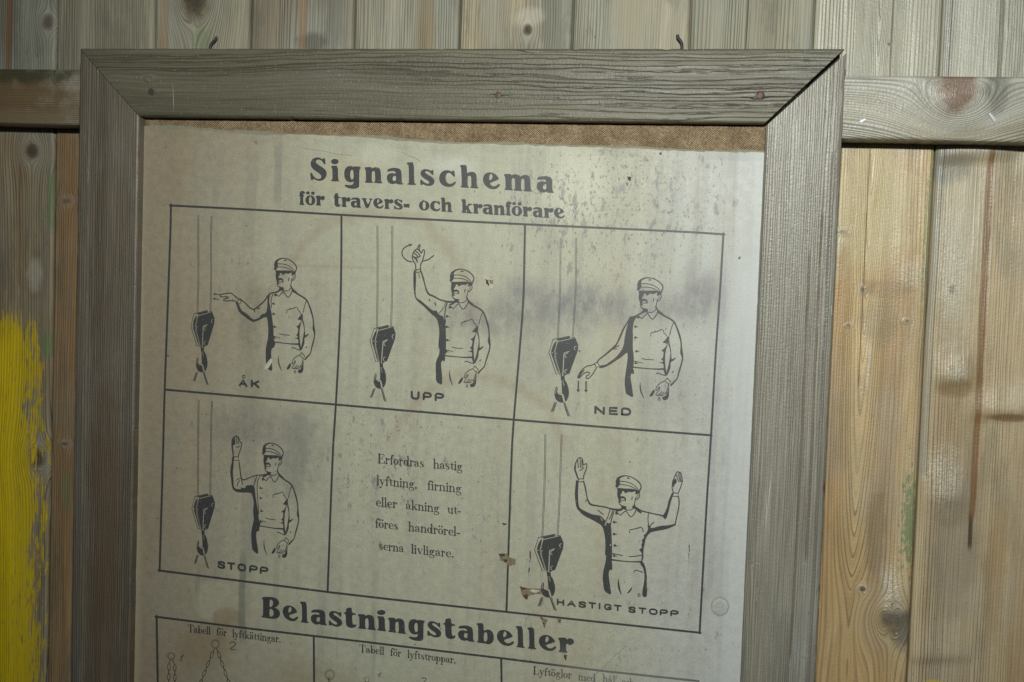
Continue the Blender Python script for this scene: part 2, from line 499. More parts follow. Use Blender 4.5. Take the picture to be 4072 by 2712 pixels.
# ------------------------------------------------------------------ the rail across the wall
def box_beam(name, xs, top, bot, y0, y1, mat, parent, r=0.002, loc=None, wob=0.0):
    """top/bot: functions of x; front edges rounded"""
    V, Fc = [], []
    prof = 8
    for x in xs:
        t, bt = top(x), bot(x)
        dx = wob * math.sin(x * 31.0)
        V += [(x, y1, t), (x, y0 + r, t), (x, y0 + r * 0.3, t - r * 0.3), (x, y0, t - r), (x, y0 + dx, bt + r), (x, y0 + r * 0.3, bt + r * 0.3), (x, y0 + r, bt), (x, y1, bt)]
    for a in range(len(xs) - 1):
        for k in range(prof):
            p, q = a * prof + k, a * prof + (k + 1) % prof
            Fc.append((p, q, q + prof, p + prof))
    Fc.append(tuple(range(prof - 1, -1, -1)))
    e = (len(xs) - 1) * prof
    Fc.append(tuple(e + k for k in range(prof)))
    return mesh_obj(name, V, Fc, mat, parent, loc=loc)


def LR(px, py):
    p = pt(px, py, YR)
    return p.z - (Z0 - 0.05), p.x - 0.4      # u across the grain, v along it


ka = LR(3815, 398)
ka = (ka[0] + 0.022, ka[1])
rail_m = wood('rail_pine', 31, (0.34, 0.31, 0.235), (0.25, 0.225, 0.165), (0.38, 0.375, 0.325), axis='x', lines=420,
              knots=[(ka[0], ka[1], 0.034, 0.95, 0.0)], line_amt=0.5, grey_lo=0.32, grey_hi=0.62, spec=0.6, rough=0.42, wander=0.002, und=3.0, dirt=0.3,
              spots=[(ka[0] - 0.006, ka[1] - 0.002, 0.036, 0.0235, (0.165, 0.105, 0.07), 1.0), (ka[0] - 0.006, ka[1] + 0.034, 0.034, 0.016, (0.14, 0.14, 0.115), 0.75), (ka[0] - 0.014, ka[1] - 0.034, 0.02, 0.014, (0.2, 0.19, 0.15), 0.5),
                     (0.0, -0.6, 0.06, 0.27, (0.165, 0.098, 0.042), 0.92), (-0.024, -0.6, 0.016, 0.27, (0.22, 0.165, 0.095), 0.8), (0.027, -0.6, 0.016, 0.27, (0.062, 0.058, 0.026), 0.92)])
rail_xs = [-0.7, -0.4, -0.15, -0.05, 0.1, 0.3, 0.5, 0.7, 0.85, 0.95, 1.1, 1.4, 1.66]
rail = box_beam('horizontal_rail', rail_xs, lambda x: Z0 - 0.0183 - 0.0037 * (x + 0.1), lambda x: Z0 - 0.0788 - 0.0052 * (x + 0.1) + 0.0004 * math.sin(x * 25), YR, YW - 0.0006, rail_m, wall, r=0.0024, loc=(0.4, YR, Z0 - 0.05))
rail['label'] = 'horizontal rail, silvery with a big brown knot at the right, brown at the left'

steel_m = flat_mat('galvanised_steel', (0.42, 0.44, 0.46), 0.5, 0.6, 0.2, 900)


def staple(p, ang, ln, parent):
    w, h = 0.0019, 0.0012
    c, s = math.cos(ang), math.sin(ang)
    V = []
    for (a, bb, y) in ((-ln, -w, 0.0012), (ln, -w, 0.0012), (ln, w, 0.0012), (-ln, w, 0.0012), (-ln * 0.86, -w * 0.55, -h), (ln * 0.86, -w * 0.55, -h), (ln * 0.86, w * 0.55, -h), (-ln * 0.86, w * 0.55, -h)):
        V.append((p.x + a * c - bb * s, p.y + y, p.z + a * s + bb * c))
    return mesh_obj('staple', V, [(4, 5, 6, 7), (0, 1, 5, 4), (1, 2, 6, 5), (2, 3, 7, 6), (3, 0, 4, 7)], steel_m, parent, loc=p)


staple(pt(3430, 480, YR), math.radians(28), 0.0034, rail)
staple(pt(3945, 467, YR), math.radians(-52), 0.0055, rail)

# ------------------------------------------------------------------ the framed notice
FW, BT, BL, BR = 0.8, 0.0728, 0.0712, 0.0729
FH = 1.16
YP = 0.012                   # printed sheet lies this far behind the frame's face
notice = empty('framed_notice', (0.4, YR - 0.001, Z0 - FH), 'old printed crane signal notice in a wide weathered wooden frame', 'notice')

fr_top_m = wood('frame_top_wood', 51, (0.130, 0.121, 0.080), (0.090, 0.079, 0.050), (0.125, 0.122, 0.098), axis='x', lines=215, late_lo=0.55, line_amt=0.62, grey_lo=0.5, grey_hi=0.85, rough=0.5, bump=0.65, wander=0.013, wig=1.8, und=1.5, spec=0.5, fleck=0.35,
                knots=[(0.0035, -0.318, 0.0028, 1.1, 0.0)])
fr_left_m = wood('frame_left_wood', 52, (0.19, 0.158, 0.116), (0.130, 0.102, 0.072), (0.21, 0.195, 0.168), axis='z', lines=400, wig=1.2, late_lo=0.5, fibre=(0.78, 1.25), line_amt=0.46, dirt=0.2, grey_lo=0.45, grey_hi=0.8, rough=0.46, bump=0.65, wander=0.0015, spec=0.5, und=1.0, fleck=0.25,
                 spots=[(0.004, -0.55, 0.024, 0.28, (0.125, 0.080, 0.046), 0.55), (0.032, -0.40, 0.009, 0.35, (0.09, 0.08, 0.062), 0.5), (-0.030, -0.5, 0.008, 0.4, (0.10, 0.095, 0.08), 0.5)])
fr_right_m = wood('frame_right_wood', 53, (0.235, 0.222, 0.178), (0.175, 0.160, 0.124), (0.265, 0.262, 0.232), axis='z', lines=420, wig=1.2, late_lo=0.55, fibre=(0.78, 1.25), line_amt=0.46, grey_lo=0.42, grey_hi=0.75, rough=0.42, bump=0.65, wander=0.0015, spec=0.6, und=1.5, fleck=0.4,
                  streaks=[(0.022, 0.0012, -0.5, -0.16, (0.11, 0.06, 0.035), 0.6), (0.012, 0.0009, -0.6, -0.2, (0.11, 0.065, 0.04), 0.6), (0.030, 0.002, -0.7, -0.1, (0.12, 0.10, 0.085), 0.5)])


def frame_rail(place, length, w, mat, loc, end0, end1, label, nseg=150):
    """place(a, t) -> (x, z): a = distance from the frame's outer edge, t = along 0..length; ends mitred by end0/end1(a)"""
    R, TH = 0.0045, 0.022
    prof = [(0.0, TH), (0.0, R), (R * 0.1, R * 0.55), (R * 0.3, R * 0.25), (R * 0.65, R * 0.05), (R * 1.1, 0.0), (w * 0.5, -0.0002), (w - 0.0022, 0.0), (w - 0.0007, 0.0007), (w, 0.0022), (w, TH)]
    V, Fc = [], []
    n = len(prof)
    nick = [random.uniform(0.0003, 0.0011) if random.random() < 0.035 else 0.0 for _ in range(nseg + 1)]
    nick2 = [random.uniform(0.0002, 0.0008) if random.random() < 0.03 else 0.0 for _ in range(nseg + 1)]
    for k in range(nseg + 1):
        for (a, y) in prof:
            t0, t1 = end0(a), end1(a)
            t = t0 + (t1 - t0) * k / nseg
            edge = 1.0 if (a < R * 0.4 or a > w - 0.0015) and y < TH * 0.5 else 0.25
            j = edge * (random.uniform(-0.00013, 0.00013) + 0.00022 * math.sin(k * 0.37 + a * 90) + (nick[k] if a < 0.003 else nick2[k] if a > w - 0.003 else 0.0))
            aa = a + (abs(j) if a < w / 2 else -abs(j)) if y < TH * 0.5 else a
            x, z = place(aa, t)
            V.append((x, y + edge * random.uniform(0, 0.00012), z))
    for k in range(nseg):
        for j in range(n):
            p, q = k * n + j, k * n + (j + 1) % n
            Fc.append((p, q, q + n, p + n))
    Fc.append(tuple(range(n - 1, -1, -1)))
    Fc.append(tuple(nseg * n + j for j in range(n)))
    o = mesh_obj('frame_rail', V, Fc, mat, notice, loc=loc)
    bm = bmesh.new(); bm.from_mesh(o.data); bmesh.ops.recalc_face_normals(bm, faces=bm.faces); bm.to_mesh(o.data); bm.free()
    if label:
        o['label'] = label
    return o


G = 0.0004
top_rail = frame_rail(lambda a, t: (t, Z0 - a), FW, BT, fr_top_m, (0.4, 0.0, Z0 - BT / 2), lambda a: a * BL / BT + G, lambda a: FW - a - G, 'olive brown top frame rail with open grain')
left_rail = frame_rail(lambda a, t: (a, Z0 - t), FH, BL, fr_left_m, (BL / 2, 0.0, Z0), lambda a: a * BT / BL + G, lambda a: FH - a, 'brown grey left frame rail')
right_rail = frame_rail(lambda a, t: (FW - a + 0.0012, Z0 - t), FH, BR, fr_right_m, (FW - BR / 2, 0.0, Z0), lambda a: a + 0.0046 - 0.0018 * a / BR, lambda a: FH - a, 'silver grey right frame rail with an open mitre joint')
bot_rail = frame_rail(lambda a, t: (t, Z0 - FH + a), FW, BT, fr_left_m, (0.4, 0.0, Z0 - FH), lambda a: a + G, lambda a: FW - a - G, None)

gap_shade_m = flat_mat('gap_shade_black', (0.022, 0.020, 0.014), 0.9)  # near black, so the open mitre reads as deep shade
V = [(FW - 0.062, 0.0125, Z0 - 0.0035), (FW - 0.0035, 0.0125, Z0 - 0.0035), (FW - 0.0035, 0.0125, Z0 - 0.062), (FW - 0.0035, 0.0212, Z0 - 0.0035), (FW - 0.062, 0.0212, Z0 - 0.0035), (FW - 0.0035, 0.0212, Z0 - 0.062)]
mesh_obj('corner_gap_blocker', V, [(0, 2, 1), (3, 5, 4), (0, 1, 3, 4), (1, 2, 5, 3), (2, 0, 4, 5)], gap_shade_m, notice, loc=(FW - 0.03, 0.017, Z0 - 0.03))  # block added behind the open mitre to keep its gap dark
rust_m = flat_mat('rusty_nail', (0.085, 0.05, 0.045), 0.55, 0.35, 0.5, 900)


def disc(name, p, r, h, mat, parent, n=14, jag=0.0, dome=0.4):
    V = [(p.x, p.y - h, p.z)]
    for rr, hh in ((r * 0.55, h * (1 - dome * 0.3)), (r * 0.92, h * (1 - dome)), (r, 0.0)):
        for k in range(n):
            t = 2 * math.pi * k / n
            q = rr * (1 + random.uniform(-jag, jag))
            V.append((p.x + q * math.cos(t), p.y - hh + random.uniform(-jag, jag) * h * 0.5, p.z + q * math.sin(t)))
    Fc = []
    for k in range(n):
        Fc.append((0, 1 + (k + 1) % n, 1 + k))
        for ring in range(2):
            b0 = 1 + ring * n
            Fc.append((b0 + k, b0 + (k + 1) % n, b0 + n + (k + 1) % n, b0 + n + k))
    return mesh_obj(name, V, Fc, mat, parent, loc=p, smooth=jag < 0.1)


dent_m = flat_mat('nail_pocket', (0.05, 0.045, 0.04), 0.7, 0, 0.4, 500)
for (px, py, r, h) in ((602, 365, 0.0036, 0.0002), (1981, 379, 0.0034, 0.0009), (3023, 380, 0.0042, 0.0014)):
    p = pt(px, py, -0.0003)
    disc('nail', p, r, h, rust_m, top_rail, 12, 0.14)

# splits round the nails and pale scratches, thin slivers on the rail's face
def sliver(name, pts, w, mat, parent, Y):
    P = [pt(a, c, Y) for a, c in pts]
    V, Fc = [], []
    for k, p in enumerate(P):
        ww = w * (1.0 if 0 < k < len(P) - 1 else 0.15)
        d = (P[min(k + 1, len(P) - 1)] - P[max(k - 1, 0)]).normalized()
        nx, nz = -d.z, d.x
        V += [(p.x + nx * ww, p.y, p.z + nz * ww), (p.x - nx * ww, p.y, p.z - nz * ww)]
        if k:
            Fc.append((2 * k - 2, 2 * k, 2 * k + 1, 2 * k - 1))
    return mesh_obj(name, V, Fc, mat, parent, loc=P[0])


crack_m = flat_mat('split_in_wood', (0.012, 0.011, 0.009), 0.9)
sliver('split', [(2945, 385), (2975, 387), (3000, 394), (3025, 392), (3060, 385), (3142, 386)], 0.0006, crack_m, top_rail, -0.00035)
sliver('split', [(1935, 378), (1970, 376), (1995, 380), (2042, 378)], 0.00045, crack_m, top_rail, -0.00035)
sliver('split', [(2040, 196), (2080, 203), (2130, 214)], 0.0003, crack_m, top_rail, -0.00035)
scr_m = flat_mat('bare_fibre', (0.62, 0.60, 0.54), 0.6)
for pts_, w in (([(597, 288), (597, 333)], .0002), ([(687, 330), (690, 400), (692, 448)], .00016), ([(1093, 412), (1096, 452)], .00022), ([(1334, 418), (1335, 440)], .0002), ([(2460, 350), (2460, 425)], .0002),
                ([(2191, 390), (2189, 417)], .00028), ([(2083, 228), (2086, 246)], .0003), ([(2309, 255), (2311, 270)], .0003), ([(2281, 362), (2282, 375)], .00026), ([(1353, 290), (1354, 304)], .0002), ([(3185, 222), (3190, 232)], .0004),
                ([(1212, 210), (1213, 224)], .0002), ([(956, 280), (953, 310)], .00016), ([(2903, 300), (2897, 312)], .0003)):
    sliver('fibre', pts_, w, scr_m, top_rail, -0.00035)
for pts_, w in (([(3070, 1870), (3060, 1960), (3047, 2080)], .00022), ([(3045, 1950), (3047, 2030), (3046, 2110)], .0002), ([(2988, 2245), (2990, 2330)], .0005), ([(3011, 2335), (3008, 2390)], .0006), ([(3305, 1215), (3308, 1250)], .0009), ([(3210, 2602), (3214, 2612)], .0006)):
    sliver('fibre', pts_, w, scr_m, right_rail, -0.00035)

# burlap faced backing board
bur_m, b_ = new_mat('burlap')
x, y, z, v3 = obj_xyz()
wx = noise(vec(x * 30.0, z * 90.0, 1.0), 1.0, 2, 0.5)
wz = noise(vec(x * 90.0, z * 30.0, 5.0), 1.0, 2, 0.5)
sx = X.m('SINE', (x + wx * 0.0012) * (2 * math.pi / 0.00255))
sz = X.m('SINE', (z + wz * 0.0012) * (2 * math.pi / 0.00215))
wv = sx * sz
hole = ss(X.m('ABSOLUTE', sx), 0.5, 0.0) * ss(X.m('ABSOLUTE', sz), 0.6, 0.0)
nz_ = noise(v3, 55.0, 3, 0.6)
c = mix(ss(nz_, 0.3, 0.7), (0.30, 0.225, 0.14), (0.21, 0.15, 0.09))
c = mulc(c, ss(wv, -0.9, 0.9, 0.45, 1.4))
c = mix(hole * 0.6, c, (0.07, 0.04, 0.02))
c = mulc(c, ss(noise(v3, 700.0, 2, 0.7), 0.25, 0.75, 0.55, 1.45))
finish(b_, c, 0.85, wv * 0.5 + noise(v3, 900.0, 2, 0.6) * 0.6, 0.8, 0.0008, 0.2)
bx0, bx1, bz0, bz1 = 0.062, 0.738, Z0 - FH + 0.062, Z0 - 0.062
yb = YP + 0.0022
V = [(bx0, yb, bz0), (bx1, yb, bz0), (bx1, yb, bz1), (bx0, yb, bz1), (bx0, 0.0215, bz0), (bx1, 0.0215, bz0), (bx1, 0.0215, bz1), (bx0, 0.0215, bz1)]
mesh_obj('burlap_backing', V, [(0, 1, 2, 3), (5, 4, 7, 6), (1, 0, 4, 5), (2, 1, 5, 6), (3, 2, 6, 7), (0, 3, 7, 4)], bur_m, notice, loc=(0.4, YP, Z0 - 0.1))
# ------------------------------------------------------------------ the printed sheet
PZ = Z0 - 0.35


def PP(px, py):
    p = pt(px, py, YP)
    return p


def PL(px, py):              # sheet-local (x, z)
    p = pt(px, py, YP)
    return p.x - 0.4, p.z - PZ


def paper_mat(name, ink=False):
    m, b = new_mat(name)
    x, y, z, v3 = obj_xyz()
    q = vec(x, z, 2.0)
    big = noise(q, 7.0, 3, 0.55, 0.3)
    big2 = noise(vec(x, z, 9.0), 4.2, 3, 0.6, 0.4)
    strk = noise(vec(x * 75.0, z * 3.2, 4.0), 1.0, 4, 0.6)
    strk2 = noise(vec(x * 24.0, z * 2.0, 14.0), 1.0, 3, 0.55)
    fine = noise(q, 620.0, 3, 0.65)
    mid = noise(q, 120.0, 3, 0.6)
    patchy = noise(vec(x * 60.0, z * 30.0, 44.0), 1.0, 6, 0.72)
    CREAM, TAN, COOL, GR = (0.40, 0.395, 0.30), (0.285, 0.237, 0.165), (0.43, 0.445, 0.43), (0.30, 0.295, 0.275)
    lx = ss(x + (big - 0.5) * 0.18, -0.33, -0.07)            # browned towards the left side, partly lamp falloff put into the colour
    c = mix(lx, TAN, CREAM)
    rx = ss(x + (big2 - 0.5) * 0.10 + (strk2 - 0.5) * 0.04, 0.17, 0.31)
    c = mix(rx * 0.9, c, COOL)  # cool pale right side: glare of the flash put into the colour
    c = mix(ss(strk, 0.42, 0.68) * ss(big, 0.36, 0.62) * 0.5, c, (0.27, 0.26, 0.215))
    c = mix(ss(strk2, 0.50, 0.70) * 0.32, c, (0.33, 0.27, 0.18))

    def blob(px, py, rpx, rpz, col, a, rag=0.6, sc=30.0, soft=0.55):
        nonlocal c
        bx, bz = PL(px, py)
        k = 0.000264
        d = sqrt(((x - bx) * (1.0 / (rpx * k))) ** 2.0 + ((z - bz) * (1.0 / (rpz * k))) ** 2.0) + (noise(vec(x, z * 0.5, px * 0.01), sc, 3, 0.6) - 0.5) * rag
        f = ss(d, 1.05, 1.0 - soft, 0.0, min(a * 1.3, 0.92))
        if soft > 0.85:
            f = f * ss(patchy, 0.36, 0.62, 0.35, 1.12)
        c = mix(f, c, col)
        return f
    # grey mildew clouds, damp marks and runs
    blob(2330, 1210, 520, 130, (0.17, 0.165, 0.17), 0.62, 1.2, 18, 0.9)
    blob(2780, 1180, 150, 170, (0.19, 0.185, 0.185), 0.6, 0.9, 18, 0.9)
    blob(1900, 1270, 330, 110, (0.19, 0.185, 0.17), 0.55, 1.2, 18, 0.9)
    blob(2150, 1330, 260, 300, (0.21, 0.205, 0.19), 0.35, 1.0, 16, 0.9)
    blob(2640, 1560, 240, 190, (0.21, 0.205, 0.205), 0.3, 1.2, 20, 0.9)
    blob(1200, 1800, 200, 260, (0.175, 0.17, 0.15), 0.45, 1.2, 14, 0.9)
    blob(1020, 1700, 380, 110, (0.175, 0.17, 0.155), 0.4, 1.2, 14, 0.9)
    blob(1000, 1320, 90, 420, (0.17, 0.155, 0.115), 0.4, 1.0, 20, 0.9)
    blob(1270, 1250, 140, 300, (0.29, 0.27, 0.20), 0.3, 1.0, 20, 0.9)
    blob(1400, 690, 190, 120, (0.42, 0.385, 0.26), 0.5, 1.0, 18, 0.8)
    blob(700, 600, 110, 330, (0.27, 0.215, 0.14), 0.5, 1.0, 18, 0.9)
    blob(1500, 610, 120, 60, (0.47, 0.46, 0.36), 0.6, 0.7, 24, 0.7)
    blob(1790, 660, 140, 65, (0.50, 0.50, 0.44), 0.55, 0.8, 24, 0.7)
    blob(2290, 760, 190, 210, (0.52, 0.51, 0.40), 0.55, 0.9, 18, 0.8)
    blob(2230, 2050, 160, 260, (0.43, 0.425, 0.35), 0.4, 0.9, 18, 0.9)
    blob(2600, 2250, 180, 300, (0.40, 0.395, 0.375), 0.4, 0.9, 18, 0.9)
    blob(860, 2390, 110, 90, (0.36, 0.335, 0.245), 0.75, 0.5, 40, 0.18)
    blob(905, 2460, 75, 55, (0.255, 0.195, 0.115), 0.5, 0.6, 40, 0.3)
    blob(800, 2560, 170, 130, (0.24, 0.175, 0.10), 0.45, 0.9, 24, 0.7)
    blob(1250, 2700, 300, 110, (0.27, 0.215, 0.13), 0.35, 0.9, 24, 0.8)
    blob(1310, 1060, 260, 10, (0.30, 0.22, 0.13), 0.25, 0.6, 20, 0.6)
    bx, bz = PL(1130, 1060)
    # brown tide line of an old damp patch
    for (px, py, r, w) in ((1480, 1290, 430, 20), (1900, 1850, 350, 16)):
        bx, bz = PL(px, py)
        k = 0.000264
        d = sqrt((x - bx) ** 2.0 + (z - bz) ** 2.0) * (1.0 / (r * k)) + (noise(q, 14.0, 3, 0.6) - 0.5) * 0.35
        ring = ss(X.m('ABSOLUTE', d - 1.0), w / r * 2.2, 0.0) * ss(z - bz, -0.02, 0.05)
        c = mix(ring * 0.28, c, (0.25, 0.16, 0.09))
    # soot runs
    for (px, py0, py1, w, a, cc) in ((1112, 540, 830, 20, 0.5, (0.20, 0.20, 0.175)), (1005, 560, 1000, 30, 0.35, (0.24, 0.23, 0.18)), (868, 560, 980, 16, 0.3, (0.25, 0.23, 0.17)), (2043, 585, 930, 13, 0.42, (0.31, 0.315, 0.28)),
                                     (968, 2180, 2560, 17, 0.65, (0.15, 0.155, 0.13)), (1000, 1600, 2260, 40, 0.3, (0.21, 0.21, 0.18)), (1180, 1600, 2000, 50, 0.3, (0.2, 0.2, 0.185)), (785, 2240, 2420, 12, 0.4, (0.2, 0.19, 0.15)),
                                     (1490, 2380, 2712, 8, 0.35, (0.24, 0.225, 0.165)), (2880, 1000, 2400, 14, 0.35, (0.30, 0.30, 0.32)), (2700, 600, 900, 40, 0.25, (0.36, 0.365, 0.37)), (1660, 1640, 2100, 14, 0.2, (0.3, 0.28, 0.2)), (845, 1100, 1600, 40, 0.25, (0.26, 0.24, 0.17)), (2905, 1600, 2700, 9, 0.4, (0.33, 0.335, 0.35))):
        bx, b0 = PL(px, py0)
        _, b1 = PL(px, py1)
        k = 0.000264
        d = X.m('ABSOLUTE', x - bx + (noise(vec(z * 8.0, px * 0.1, 0.0), 1.0, 2, 0.5) - 0.5) * 0.012) * (1.0 / (w * k)) + (noise(vec(x * 160.0, z * 18.0, px * 0.3), 1.0, 3, 0.6) - 0.5) * 1.0
        f = ss(d, 1.1, 0.55) * ss(z, b0 + 0.004, b0 - 0.02) * ss(z, b1 - 0.01, b1 + 0.02)
        c = mix(f * a, c, cc)
    # freckles of mould, thicker at the top right and down the middle
    bx, bz = PL(2450, 850)
    dens = ss(sqrt(((x - bx) * (1.0 / 0.13)) ** 2.0 + ((z - bz) * (1.0 / 0.12)) ** 2.0), 1.2, 0.2)
    bx, bz = PL(1480, 1850)
    dens = dens + ss(sqrt(((x - bx) * (1.0 / 0.07)) ** 2.0 + ((z - bz) * (1.0 / 0.12)) ** 2.0), 1.2, 0.2) * 0.8
    dens = dens + ss(noise(q, 6.0, 2, 0.5), 0.45, 0.7) * 0.5
    sp = noise(vec(x * 1.0, z * 0.55, 3.0), 330.0, 3, 0.7)
    sp2 = noise(vec(x * 1.0, z * 0.4, 8.0), 110.0, 3, 0.7)
    c = mix(ss(sp + dens * 0.085, 0.655, 0.73) * 0.7, c, (0.10, 0.10, 0.095))
    c = mix(ss(sp2 + dens * 0.11, 0.66, 0.75) * 0.6, c, (0.17, 0.165, 0.16))
    c = mix(ss(noise(vec(x, z, 31.0), 160.0, 1, 0.5), 0.785, 0.81) * 0.8, c, (0.07, 0.05, 0.035))
    c = mulc(c, ss(fine, 0.2, 0.8, 0.84, 1.14))
    c = mulc(c, ss(mid, 0.25, 0.75, 0.93, 1.06))
    # paler band along the left rail
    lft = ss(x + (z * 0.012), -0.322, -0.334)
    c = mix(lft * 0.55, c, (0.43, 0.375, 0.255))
    rgt = ss(x + z * 0.0, 0.292, 0.318)
    c = mix(rgt * 0.35, c, (0.55, 0.57, 0.58))  # right margin paler still, painted sheen
    if ink:
        worn = ss(noise(q, 480.0, 3, 0.7) + (mid - 0.5) * 0.3, 0.60, 0.80, 0.0, 0.55)
        bx, bz = PL(2520, 2665)
        fade = ss(sqrt(((x - bx) * (1.0 / 0.10)) ** 2.0 + ((z - bz) * (1.0 / 0.035)) ** 2.0), 1.1, 0.4, 0.0, 0.35)
        bx, bz = PL(2300, 1450)
        c = mix(worn, (0.042, 0.044, 0.045), c)
        c = mix(fade, c, (0.36, 0.36, 0.34))
        finish(b, c, 0.50, fine * 0.4, 0.3, 0.0003, 0.5)
        return m
    # strained ring and low dome where the sheet lies over a screw head
    bx, bz = PL(2863, 2412)
    dd = sqrt((x - bx) ** 2.0 + ((z - bz) * 0.92) ** 2.0) * (1.0 / 0.0088) + (noise(q, 130.0, 3, 0.6) - 0.5) * 0.35
    c = mix(ss(X.m('ABSOLUTE', dd - 0.95), 0.16, 0.02) * 0.55, c, (0.19, 0.175, 0.13))
    c = mix(ss(dd, 0.9, 0.5) * 0.45, c, mix(ss(fine, 0.3, 0.7), (0.27, 0.255, 0.20), (0.42, 0.42, 0.36)))
    h = ss(dd, 1.05, 0.55) * (1.6 + mid * 1.2) + big * 3.0 + mid * 0.5 + fine * 0.25 + strk * 0.4
    finish(b, c, ss(mid, 0.3, 0.7, 0.47, 0.60), h, 0.35, 0.0006, 0.5)
    return m


paper_m = paper_mat('aged_paper')
ink_m = paper_mat('printing_ink', True)
TOPE = [(500, 492), (553, 497), (590, 501), (630, 507), (660, 512), (684, 521), (720, 519), (773, 516), (812, 520), (862, 525), (930, 530), (981, 533), (1040, 537), (1100, 538), (1180, 536), (1248, 537), (1330, 541), (1400, 543), (1460, 549), (1514, 555),
        (1555, 557), (1603, 562), (1680, 566), (1752, 570), (1850, 573), (1930, 574), (2030, 577), (2100, 577), (2139, 581), (2200, 580), (2270, 584), (2347, 587), (2440, 590), (2525, 592), (2630, 598), (2672, 600), (2740, 602), (2791, 606), (2815, 602), (2840, 604), (2910, 608), (2960, 606), (3032, 609), (3080, 611)]


def sheet_from_edge(name, edge, mat, parent, Y, zbot, thick=0.0003):
    P = []
    for k in range(len(edge) - 1):
        (ax, ay), (bx, by) = edge[k], edge[k + 1]
        n = 3
        for j in range(n):
            t = j / n
            P.append(pt(ax + (bx - ax) * t, ay + (by - ay) * t + random.uniform(-2.6, 2.2), Y))
    P.append(pt(*edge[-1], Y))
    P[0].x = max(P[0].x, 0.045)
    rows = 40
    V, Fc = [], []
    n = len(P)
    for r in range(rows + 1):
        t = r / rows
        for p in P:
            z = p.z + (zbot - p.z) * (t ** 1.3)
            # the torn top lip lifts a little off the burlap
            lift = 0.0018 * max(0.0, 1 - (p.z - z) / 0.012) * (0.5 + 0.5 * math.sin(p.x * 55 + 1.0))
            V.append((p.x, Y - lift, z))
    for r in range(rows):
        for k in range(n - 1):
            a = r * n + k
            Fc.append((a, a + n, a + n + 1, a + 1))
    b0 = len(V)
    for k, p in enumerate(P):
        V.append((p.x, Y + thick, p.z + 0.0001))
    for k in range(n - 1):
        Fc.append((b0 + k, k, k + 1, b0 + k + 1))
    return mesh_obj(name, V, Fc, mat, parent, loc=(0.4, YP, PZ), smooth=False)


sheet = sheet_from_edge('printed_sheet', TOPE, paper_m, notice, YP, Z0 - FH + 0.06)
sheet['label'] = 'aged printed sheet with a torn top edge, browned on the left'
lay_m = flat_mat('paper_layers', (0.235, 0.22, 0.16), 0.8, 0, 0.3, 260)
LAY = [(a_, b_ - 4 - 3 * math.sin(a_ * 0.013) - 2 * math.sin(a_ * 0.037)) for a_, b_ in [(600, 500), (640, 503), (700, 506), (800, 509), (850, 514), (900, 521), (1000, 524), (1060, 530), (1130, 536), (1250, 540), (1330, 537), (1450, 542), (1540, 548), (1640, 559), (1760, 564), (1900, 571), (2040, 573), (2150, 576), (2280, 580), (2400, 585), (2525, 587), (2640, 594), (2720, 597), (2780, 600), (2860, 601), (2960, 603), (3040, 606)]]
sheet_from_edge('torn_layer', LAY, lay_m, sheet, YP + 0.0008, Z0 - 0.16, 0.0004)

